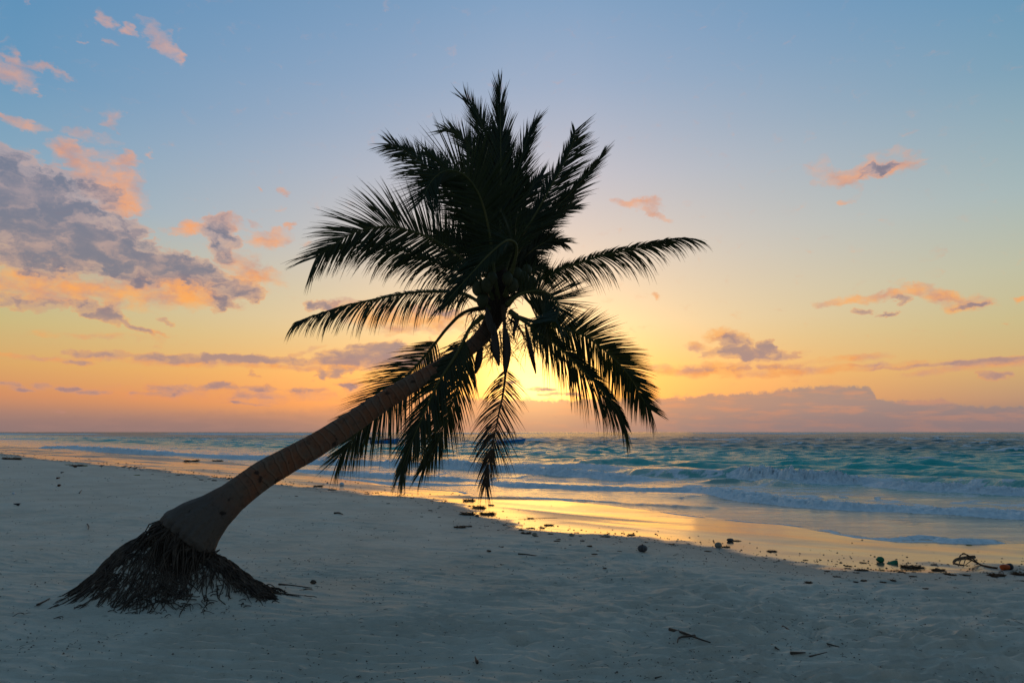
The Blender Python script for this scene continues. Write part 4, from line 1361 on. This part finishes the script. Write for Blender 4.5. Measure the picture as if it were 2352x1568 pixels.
def make_boat(loc, rz, label, L, hullm, stripem, insm, motor=True, canopy=True, cover=False, roof=None):
    b = empty('fishing_boat', loc, rz)
    tag(b, label, 'boat', 'small motor boats moored off the beach')
    N = 17

    def halfbeam(t):
        return 0.78 * (1 - max(0, (t - .45) / .55) ** 2.2) * (0.9 + .1 * min(1, t / .2)) + .01

    def sheer(t):
        return 0.48 + 0.42 * t ** 2.4

    def sec(t, lev):
        x = (t - .5) * L
        hb = halfbeam(t)
        sh = sheer(t)
        kz = -0.22 + .30 * max(0, (t - .8) / .2) ** 2
        fx = x + .32 * max(0, (t - .75) / .25) * .6
        out = []
        for k, (f, zz) in enumerate(lev):
            z = kz + (sh - kz) * zz
            out.append((fx if zz > .5 else x, hb * f, z))
        return out
    low = [(0, 0), (.55, .12), (.80, .36), (.90, .62)]
    up = [(.905, .62), (.97, .8), (1.0, 1.0)]
    full = lambda lv: [(-f, z) for f, z in lv[::-1]] + [(f, z) for f, z in lv[0 if lv[0][0] else 1:]]
    h = loft([sec(i / (N - 1), full(low)) for i in range(N)])
    s0 = sec(0, full(low))
    h.add(s0, [tuple(range(len(s0)))])
    h.build('hull', hullm, b)
    st = MB()
    for sgn in (-1, 1):
        m_ = loft([sec(i / (N - 1), [(f * sgn, z) for f, z in up]) for i in range(N)])
        st.add(m_.v, m_.f)
    e = sec(0, up)
    e2 = sec(0, [(-f, z) for f, z in up])
    st.add(e + e2[::-1], [tuple(range(6))])
    for sgn in (-1, 1):
        st.tube([sec(i / (N - 1), [(sgn, 1.0)])[0] for i in range(N)], .035, 6)
    st.build('gunwale', stripem, b)
    ins = loft([sec(i / (N - 1), [(-.93, .97), (-.8, .5), (0, .42), (.8, .5), (.93, .97)]) for i in range(N)])
    ins.build('deck', insm, b)
    for t in (.25, .5, .72):
        x = (t - .5) * L
        m_ = MB()
        m_.box((x, 0, sheer(t) - .14), (.28, halfbeam(t) * 1.8, .05))
        m_.build('seat', insm, b, smooth=False)
    if motor:
        m_ = MB()
        m_.box((-L / 2 - .12, 0, .22), (.10, .12, .9))
        m_.blob((-L / 2 - .22, 0, .86), (.30, .19, .24), 3, .05)
        m_.tube([(-L / 2 + .1, 0, .8), (-L / 2 + .55, .1, .85)], .03, 6)
        m_.build('outboard_motor', M_dark, b)
    if canopy:
        m_ = MB()
        for x0, x1 in ((-.95, -.85), (.65, .35)):
            for sgn in (-1, 1):
                m_.tube([(x0, sgn * .62, .42), (x0 * .95 + x1 * .05, sgn * .62, 1.0), (x1, sgn * .6, 1.95)], .05, 6)
            m_.tube([(x1, -.6, 1.95), (x1, .6, 1.95)], .05, 6)
        for sgn in (-1, 1):
            m_.tube([(-1.5, sgn * .6, 1.95), (.45, sgn * .6, 1.95)], .05, 6)
        m_.build('canopy_frame', M_dark, b)
        if roof:
            m_ = MB()
            m_.box((-.9, 0, 2.0), (1.1, 1.3, .05))
            m_.build('canopy', roof, b, smooth=False)
    if cover:
        m_ = MB()
        m_.blob((.45, 0, .62), (.75, .5, .26), 8, .15)
        m_.build('cover', M_red, b)
    return b


g = flat(884, 1021)
make_boat((g.x, g.y, .22), math.radians(38), 'blue open boat with dark outboard motor and red bundle, left of the three', 5.2, M_blue, M_blue, M_lblue, True, False, True)
g = flat(976, 1018)
make_boat((g.x, g.y, .22), math.radians(25), 'white open boat half hidden behind hanging fronds, between two blue boats', 5.0, M_white, M_white, M_white, True, True, False, None)
g = flat(1174, 1022)
make_boat((g.x, g.y, .22), math.radians(20), 'blue and pale boat with a canopy frame, right of the three', 4.8, M_lblue, M_blue, M_lblue, False, True, False, M_white)

# ================================================================== BEACH THINGS
M_weed = simple('dry_seaweed', (0.05, 0.026, 0.013, 1), (0.17, 0.085, 0.035, 1), 20, 0.8, 0.5)
M_twig = simple('driftwood', (0.045, 0.032, 0.024, 1), (0.10, 0.075, 0.055, 1), 12, 0.8, 0.3)
M_stone = simple('coral_stone', (0.22, 0.19, 0.14, 1), (0.34, 0.30, 0.24, 1), 9, 0.8, 0.5)
M_husk = simple('old_coconut_husk', (0.06, 0.055, 0.055, 1), (0.12, 0.11, 0.11, 1), 8, 0.7, 0.5, stretch=(3, 3, .5))
M_bhusk = simple('brown_coconut_husk', (0.06, 0.022, 0.012, 1), (0.12, 0.05, 0.025, 1), 8, 0.8, 0.5)
M_green = simple('green_plastic', (0.01, 0.14, 0.06, 1), (0.02, 0.20, 0.09, 1), 6, 0.4, 0.1)
M_olive = simple('yellow_green_weed', (0.20, 0.19, 0.02, 1), (0.30, 0.30, 0.05, 1), 9, 0.7, 0.2)
M_orange = simple('orange_plastic', (0.5, 0.07, 0.01, 1), (0.6, 0.10, 0.015, 1), 4, 0.4, 0)
M_black = simple('black_rubber', (0.015, 0.015, 0.018, 1), (0.035, 0.035, 0.04, 1), 4, 0.5, 0)
M_bird = simple('grey_feathers', (0.16, 0.14, 0.12, 1), (0.30, 0.28, 0.26, 1), 18, 0.8, 0)
M_wplast = simple('white_plastic', (0.6, 0.65, 0.7, 1), (0.7, 0.75, 0.8, 1), 4, 0.4, 0)


def weed_mesh(seed, L=1.0, n=130):
    r = random.Random(seed)
    m = MB()
    m.blob((0, 0, .01), (L * .33, L * .22, .055 * L), seed, .5, 14, 7)
    m.blob((L * .15, .05 * L, .01), (L * .20, L * .14, .075 * L), seed + 5, .5, 12, 7)
    for i in range(n):
        x = r.uniform(-.22, .22) * L
        y = r.uniform(-.12, .12) * L
        z = .03 * L
        d = math.atan2(y * 1.5, x) + r.gauss(0, .5)
        P = []
        for s in range(4):
            P.append((x, y, z))
            d += r.gauss(0, .7)
            x += math.cos(d) * .11 * L
            y += math.sin(d) * .08 * L
            z = max(.0, z + r.gauss(.0, .03) * L)
        m.tube(P, [.010 * L, .012 * L, .009 * L, .002], 3, False)
    return m.mesh('seaweed')


WMESH = [weed_mesh(40 + i) for i in range(7)]
for w in WMESH:
    w.materials.append(M_weed)
    w.polygons.foreach_set('use_smooth', [True] * len(w.polygons))
_wr = random.Random(77)


def weed(px, py, wpx, label, group=None, flatk=1.0):
    g = ground(px, py)
    s = wpx * g.y / F * 0.95
    o = bpy.data.objects.new('seaweed_clump', _wr.choice(WMESH))
    o.location = (g.x, g.y, g.z - .005)
    o.scale = (s, s * 1.1, s * flatk * (1.3 if s < .5 else 1.0))
    o.rotation_euler = (0, 0, _wr.uniform(-.5, .5))
    COL.objects.link(o)
    tag(o, label, 'seaweed', group)
    return o


WG = 'seaweed clumps washed up along the tide line'
for px, py, w, lab in [
    (1100, 1166, 40, 'broad dark seaweed mat at the left end of the golden wet patch'),
    (1128, 1160, 18, 'narrow seaweed strip just right of the broad mat on the golden patch'),
    (1078, 1150, 34, 'flat seaweed band at the corner where the wet sand begins'),
    (1120, 1181, 44, 'long thin seaweed strip on the lower edge of the golden patch'),
    (1073, 1182, 44, 'long seaweed heap on dry sand beside a round stone'),
    (1219, 1191, 22, 'small peaked seaweed clump alone in the brightest reflection'),
    (1261, 1206, 26, 'reddish seaweed tangle lying in the golden shallow water'),
    (1056, 1211, 34, 'dark seaweed tuft on dry sand left of the golden patch'),
    (1076, 1209, 20, 'smaller seaweed tuft touching the right side of a dark tuft'),
    (1208, 1225, 30, 'dark pointed seaweed clump beside the first pale stone'),
    (1451, 1228, 20, 'black seaweed knot at the dry rim above the lone coconut'),
    (1392, 1233, 24, 'brown seaweed pad on the rim between stones and coconut'),
    (1690, 1242, 22, 'brown seaweed lump on wet sand next to a dark stone'),
    (1668, 1256, 22, 'seaweed tuft under the pale stone on the wet rim'),
    (1773, 1266, 26, 'peaked seaweed clump alone on peach coloured wet sand'),
    (1850, 1286, 14, 'small round seaweed ball near a gleaming puddle'),
    (2090, 1303, 48, 'largest seaweed mat behind the rim right of the green plastic'),
    (2155, 1310, 38, 'high seaweed heap midway between green plastic and branch'),
    (2114, 1304, 26, 'seaweed patch overlapping the right of the largest mat'),
    (2345, 1320, 44, 'thick seaweed heap cut off by the right edge of the view'),
    (2290, 1322, 46, 'low seaweed strip below the dry branch'),
    (1980, 1310, 36, 'flat seaweed streak below the green plastic sheet'),
    (28, 1055, 50, 'wide seaweed patch at the far left edge of the beach'),
    (175, 1070, 36, 'seaweed patch beside the green weed on the left beach'),
    (440, 1060, 40, 'long seaweed strip on wet sand left of the trunk'),
    (500, 1059, 28, 'seaweed strip at the right end of the long wet strip'),
    (730, 1117, 26, 'seaweed strip just right of the trunk on the rim'),
    (763, 1125, 22, 'dark seaweed bits on dry sand near the pale block'),
]:
    weed(px, py, w, lab, WG)
_grp = 'small seaweed scraps scattered along the tide line'
rim = [(20, 1050), (100, 1058), (230, 1070), (330, 1080), (560, 1106), (640, 1117), (800, 1131), (950, 1146), (1060, 1160), (1110, 1200), (1200, 1222), (1330, 1234), (1490, 1250), (1650, 1274), (1750, 1293), (1850, 1306), (1980, 1316), (2150, 1320), (2352, 1328)]
ra = np.array(rim, float)


def scatter_rim(n, s0, spread_up, spread_dn, smin, smax, xr=(0, 2352)):
    for i in range(n):
        px = _wr.uniform(*xr)
        py = float(np.interp(px, ra[:, 0], ra[:, 1]))
        off = _wr.gauss(0, 1)
        dist = (py - 991) / 330
        py += off * (spread_dn if off > 0 else spread_up) * dist
        if py < 1030:
            continue
        weed(px, py, _wr.uniform(smin, smax) * (0.35 + 0.75 * dist), 'small brown seaweed scrap on the sand along the tide line', _grp, _wr.uniform(.7, 1.3))


scatter_rim(56, 0, 10, 22, 6, 20)
scatter_rim(52, 0, 12, 55, 6, 20, (960, 1500))
scatter_rim(30, 0, 14, 14, 7, 20, (1850, 2352))
scatter_rim(24, 0, 10, 12, 8, 24, (380, 600))


def thing_mesh(name, mbld, mat, loc, label, cat, group=None, rz=0.0):
    o = mbld.build(name, mat)
    o.location = loc
    o.rotation_euler = (0, 0, rz)
    tag(o, label, cat, group)
    return o


# stones
for i, (px, py, w, h, label, mt) in enumerate([
    (1228, 1227, 12, .65, 'pale round stone on the dry rim, nearest the pointed seaweed clump', M_stone),
    (1313, 1228, 12, .62, 'pale round stone on the rim between two seaweed clumps', M_stone),
    (1650, 1252, 17, .75, 'larger pale stone draped with seaweed on the wet rim', M_stone),
    (1677, 1240, 16, .5, 'low dark stone in the wet sand right of the pale one', M_husk),
    (785, 1112, 11, .85, 'grey white block standing alone on wet sand right of the trunk', M_wplast),
    (1096, 1184, 8, .8, 'small dark round stone at the end of the long seaweed heap', M_husk),
    (752, 1108, 4, .8, 'tiny dark pebble on wet sand left of the grey block', M_husk),
    (31, 1133, 7, .8, 'small white shell on the far left dry sand', M_wplast),
]):
    g = ground(px, py + w * h * .35)
    mb = MB()
    r = w * g.y / F / 2
    mb.blob((0, 0, r * h * .75), (r, r * .8, r * h), 60 + i, .22 if i != 4 else .12)
    thing_mesh('stone' if 'shell' not in label else 'shell', mb, mt, g, label, 'stone' if 'shell' not in label else 'shell')

# lone coconut
g = ground(1476, 1266)
r = 19 * g.y / F / 2
mb = MB()
mb.blob((0, 0, r * .72), (r * 1.15, r, r * .85), 91, .06, 18, 12)
e = empty('coconut', g)
tag(e, 'grey weathered coconut lying alone on dry sand', 'coconut')
mb.build('shell', M_husk, e)
mb = MB()
mb.tube([(r * -.1, -.03, r * 1.5), (r * -.08, -.02, r * 1.68), (0, 0, r * 1.72)], [.012, .008, .003], 5)
mb.build('stem_tip', M_twig, e)


def husk_piece(px, py, wpx, label, seed, mt=M_bhusk, black=False):
    g = ground(px, py)
    s = wpx * g.y / F
    mb = MB()
    n = 12
    sec_ = []
    for i in range(n):
        t = i / (n - 1)
        a_ = (-.9 + 1.8 * t)
        w = .22 * s * math.sin(PI * (.08 + .84 * t))
        c = Vector((math.sin(a_) * .5 * s, 0, .32 * s * (1 - math.cos(a_)) + .02))
        sec_.append([c + Vector((0, w * math.cos(b), w * .5 * math.sin(b) + w * .35)) for b in np.linspace(0, 2 * PI, 9)])
    m2 = loft(sec_)
    mb.add(m2.v, m2.f)
    mb.blob((-.18 * s, .05 * s, .12 * s), (.2 * s, .16 * s, .15 * s), seed, .4)
    thing_mesh('coconut_husk', mb, mt, g, label, 'husk', None, seed * .7)


husk_piece(143, 1086, 9, 'dark red husk piece, farthest of three in a column on left sand', 1)
husk_piece(134, 1099, 13, 'split red brown husk, middle of three in a column on left sand', 2)
husk_piece(136, 1116, 17, 'curved red brown husk, nearest of three in a column on left sand', 3)
husk_piece(38, 1160, 16, 'black and white husk near the left edge of the picture', 5, M_black)
husk_piece(172, 1073, 15, 'round brown husk between two strips of yellow green weed', 4)

for px, py, w, lab in [(155, 1067, 14, 'yellow green weed tuft left of the round brown husk'), (188, 1070, 26, 'yellow green weed strip right of the round brown husk'),
                       (314, 1091, 16, 'pale yellow weed wisp on sand left of the trunk'), (2226, 1252, 14, 'yellow green weed tuft in the water by the foam tongue'),
                       (2325, 1235, 22, 'olive weed strand in shallow water at the right edge')]:
    g = ground(px, py)
    s = w * g.y / F
    o = bpy.data.objects.new('green_weed', WMESH[0].copy())
    o.data.materials.clear()
    o.data.materials.append(M_olive)
    o.location = (g.x, g.y, max(g.z, .0))
    o.scale = (s, s * .7, s * .8)
    COL.objects.link(o)
    tag(o, lab, 'seaweed')

# green plastic scraps at the rim
g = ground(2022, 1290)
s = 17 * g.y / F
mb = MB()
mb.blob((0, 0, .04), (s * .5, s * .3, .045), 31, .5)
thing_mesh('plastic_scrap', mb, M_green, g, 'crumpled green plastic lump on the wet rim', 'litter')
g = ground(2050, 1294)
mb = MB()
K_ = .62
vs = [(-.17, 0, .0), (-.1, .05, .03), (.02, .05, .07), (.11, .04, .09), (.13, -.02, .09), (.12, -.06, .0), (.0, -.05, .0), (-.17, -.01, -.01)]
vs = [(x * K_, y * K_, z * K_) for x, y, z in vs]
mb.add(vs + [(x, y, z - .012) for x, y, z in vs], [tuple(range(8)), tuple(range(15, 7, -1))] + [(i, i + 8, (i + 1) % 8 + 8, (i + 1) % 8) for i in range(8)])
thing_mesh('plastic_sheet', mb, M_green, g, 'flat wedge shaped green plastic sheet right of the green lump', 'litter')


def branchy(pts_list, rads, name, label, mat=M_twig, cat='twig', lift=.012):
    """twigs lying on the sand, given by points in the picture (px, py, height above sand)"""
    g0 = ground(*pts_list[0][0][:2])
    mb = MB()
    for P, R_ in zip(pts_list, rads):
        w = []
        for p in P:
            g = ground(p[0], p[1] + (0 if len(p) < 3 else 0))
            w.append(Vector((g.x, g.y, g.z + lift + (p[2] if len(p) > 2 else 0))) - g0)
        S = spline(w, 14) if len(w) > 1 else w
        mb.tube(S, [R_ * (1 - .7 * i / 13) + .001 for i in range(14)], 6)
    return thing_mesh(name, mb, mat, g0, label, cat)


branchy([[(1537, 1447), (1570, 1456), (1605, 1469), (1632, 1478)], [(1597, 1462), (1562, 1466), (1556, 1478)]], [.014, .011], 'driftwood_twig', 'forked driftwood twig on rippled sand in the lower right foreground')
branchy([[(1096, 1530), (1091, 1516)], [(1096, 1530), (1098, 1524)]], [.012, .01], 'driftwood_twig', 'short dark stub sticking up from sand at bottom centre', lift=.03)
branchy([[(1190, 1273), (1215, 1275), (1257, 1282)]], [.012], 'driftwood_twig', 'long thin stick with a knot lying below the golden patch')
branchy([[(1798, 1441), (1814, 1449)]], [.012], 'driftwood_twig', 'short straight stick in front of the scraps on the right foreground')
branchy([[(1773, 1484), (1790, 1495)]], [.012], 'driftwood_twig', 'short tilted stick in a hollow right of the forked twig')
branchy([[(1816, 1502), (1850, 1501)]], [.012], 'driftwood_twig', 'level stick with side stubs low in the right foreground')
branchy([[(1878, 1474), (1905, 1482), (1928, 1488)]], [.010], 'driftwood_twig', 'thin bent stick farthest right in the foreground')
branchy([[(85, 1391), (100, 1384), (114, 1376)]], [.011], 'driftwood_twig', 'straight stick on the sand left of the bare roots')
branchy([[(200, 1204), (204, 1210), (202, 1217)]], [.010], 'driftwood_twig', 'small curved stick standing behind the root mound')
branchy([[(182, 1133), (188, 1125)]], [.014], 'driftwood_twig', 'small straight stick on far sand above the root mound')
branchy([[(640, 1343), (680, 1347), (716, 1352)]], [.010], 'driftwood_twig', 'thin stick running right from the roots to a dark lump')
branchy([[(1280, 1190), (1240, 1191), (1190, 1192)]], [.006], 'driftwood_twig', 'hair thin strand across the golden wet patch')
branchy([[(768, 1179), (778, 1178), (788, 1182)]], [.022], 'driftwood_twig', 'dark stick half buried in the low hump right of the trunk')
branchy([[(1860, 1510), (1900, 1500)], [(1735, 1537), (1750, 1533)], [(1505, 1560), (1520, 1556)]], [.006, .006, .006], 'driftwood_twig', 'loose thin twigs strewn along the bottom right sand')
branchy([[(2290, 1306), (2268, 1302), (2250, 1297), (2232, 1296, .06), (2210, 1300, .10), (2202, 1306, .03)], [(2250, 1297), (2225, 1293, .12), (2208, 1296, .14), (2203, 1302, .08)],
         [(2250, 1297), (2235, 1300, .08), (2216, 1306, .04)], [(2240, 1297, .04), (2222, 1298, .11), (2212, 1308, .02)], [(2232, 1296, .06), (2216, 1294, .16), (2205, 1300, .12)]],
        [.016, .010, .010, .009, .008], 'dry_branch', 'dark dry branch with curled twigs on the right tide line', M_weed, 'branch')
branchy([[(2238, 1279), (2215, 1281), (2196, 1285), (2190, 1292), (2200, 1296), (2215, 1298)]], [.028], 'seaweed_strand', 'dark hooked strand of weed in the pale puddle on the right', M_weed, 'seaweed', .006)
g = ground(2312, 1308)
e = empty('plastic_bottle', g, .3)
e.scale = (.62, .62, .62)
tag(e, 'orange and black plastic bottle at the right tide line', 'bottle')
mb = MB()
mb.tube([(-.16, 0, .07), (-.15, 0, .07), (.04, 0, .07), (.06, 0, .07)], [.03, .065, .07, .06], 14)
mb.build('body', M_orange, e)
mb = MB()
mb.tube([(.06, 0, .07), (.08, 0, .075), (.15, 0, .075), (.17, 0, .075)], [.065, .08, .08, .05], 14)
mb.build('cap', M_black, e)
g = ground(719, 1340)
mb = MB()
mb.blob((0, 0, .02), (.035, .03, .025), 77, .4)
thing_mesh('husk_chip', mb, M_twig, g, 'dark lump of husk on sand right of the roots', 'husk')

# birds
def bird(px, py, rz, label):
    g = ground(px, py)
    e = empty('sandpiper', g, rz)
    tag(e, label, 'bird', 'small wading birds on the left beach')
    m_ = MB()
    B = [(-.13, 0, .12), (-.09, 0, .125), (-.04, 0, .13), (.02, 0, .14), (.07, 0, .155), (.095, 0, .175), (.115, 0, .19), (.135, 0, .19)]
    m_.tube(B, [.006, .022, .04, .045, .036, .022, .024, .008], 10)
    m_.build('body', M_bird, e)
    m_ = MB()
    m_.tube([(.132, 0, .19), (.18, 0, .178)], [.005, .002], 5)
    m_.build('bill', M_black, e)
    for sgn in (-1, 1):
        m_ = MB()
        m_.tube([(.0, sgn * .015, .11), (-.012, sgn * .015, .06), (.004, sgn * .015, 0), (.03, sgn * .015, 0)], [.006, .004, .004, .003], 5)
        m_.build('leg', M_black, e)


bird(233, 1075, .2, 'small grey wading bird, leftmost and apart from the others')
bird(285, 1077, .5, 'small grey wading bird just right of the leftmost one')
bird(297, 1079, -.2, 'small grey wading bird, third from the left')
bird(310, 1081, .9, 'small grey wading bird, rightmost of the four')

# ---- tiny litter all over the dry sand: nobody could count it
rl = np.random.RandomState(8)
mbL = MB()
cnt = 0
cand = []
for i in range(13000):
    px = rl.uniform(-60, 2420)
    py = 1060 + (1600 - 1060) * rl.uniform(0, 1) ** 1.15
    cand.append(flat(px, py, 0.42))
cx = np.array([c.x for c in cand])
cy = np.array([c.y for c in cand])
cdw = sdist(WET, cx, cy)
cz = height(cx, cy)
den = fbm(cx * .7, cy * .7, 3, 401)
for x, y, z, dw_, dn in zip(cx, cy, cz, cdw, den):
    if dw_ < 0.1 or rl.uniform() > 0.15 + 1.1 * max(0, dn - .35) + (0.5 if dw_ < 1.5 else 0) or cnt > 3800:
        continue
    cnt += 1
    sc = 0.65 + 0.08 * y
    a = rl.uniform(0, PI)
    if rl.uniform() < .3:
        L_ = rl.uniform(.01, .045) * sc
        p0 = Vector((x, y, z + .008))
        d = Vector((math.cos(a), math.sin(a), rl.uniform(0, .15)))
        mbL.tube([p0, p0 + d * L_ * .5 + Vector((0, 0, .004)), p0 + d * L_], [.0018 * sc, .0022 * sc, .001], 3, False)
    else:
        s = rl.uniform(.003, .009) * sc
        q = [Vector((x + math.cos(a + k * 1.57) * s * rl.uniform(.6, 1.4), y + math.sin(a + k * 1.57) * s * rl.uniform(.6, 1.4), z + .006)) for k in range(4)]
        t = Vector((x, y, z + .006 + s * rl.uniform(.5, 1.1)))
        mbL.add(q + [t], [(0, 1, 4), (1, 2, 4), (2, 3, 4), (3, 0, 4)])
o = mbL.build('beach_litter', M_twig, smooth=False)
tag(o, 'tiny dark specks of bark and shell strewn over the dry sand', 'litter', kind='stuff')
# specks on the wet sand
mbL = MB()
for i in range(900):
    px = rl.uniform(0, 2352)
    base = float(np.interp(px, ra[:, 0], ra[:, 1]))
    py = base - abs(rl.normal(0, 1)) * 30 * (base - 991) / 330
    p = flat(px, py, .03)
    if float(sdist(EDGE, np.array([p.x]), np.array([p.y]))[0]) < .1:
        continue
    z = H1(p.x, p.y)
    s = rl.uniform(.006, .022) * (0.4 + .05 * p.y)
    a = rl.uniform(0, 1)
    q = [Vector((p.x + math.cos(a + k * 1.57) * s * rl.uniform(.5, 2.0), p.y + math.sin(a + k * 1.57) * s, z + .001)) for k in range(4)]
    mbL.add(q + [Vector((p.x, p.y, z + s * .7))], [(0, 1, 4), (1, 2, 4), (2, 3, 4), (3, 0, 4)])
o = mbL.build('weed_specks', M_weed, smooth=False)
tag(o, 'fine dark weed crumbs sprinkled over the wet sand', 'seaweed', kind='stuff')

# ------------------------------------------------------------------ view
scn.view_settings.view_transform = 'Standard'
scn.view_settings.look = 'None'
scn.view_settings.exposure = 0.0
scn.view_settings.gamma = 1.0
scn.cycles.max_bounces = 6
scn.cycles.sample_clamp_indirect = 6
scn.cycles.use_denoising = True
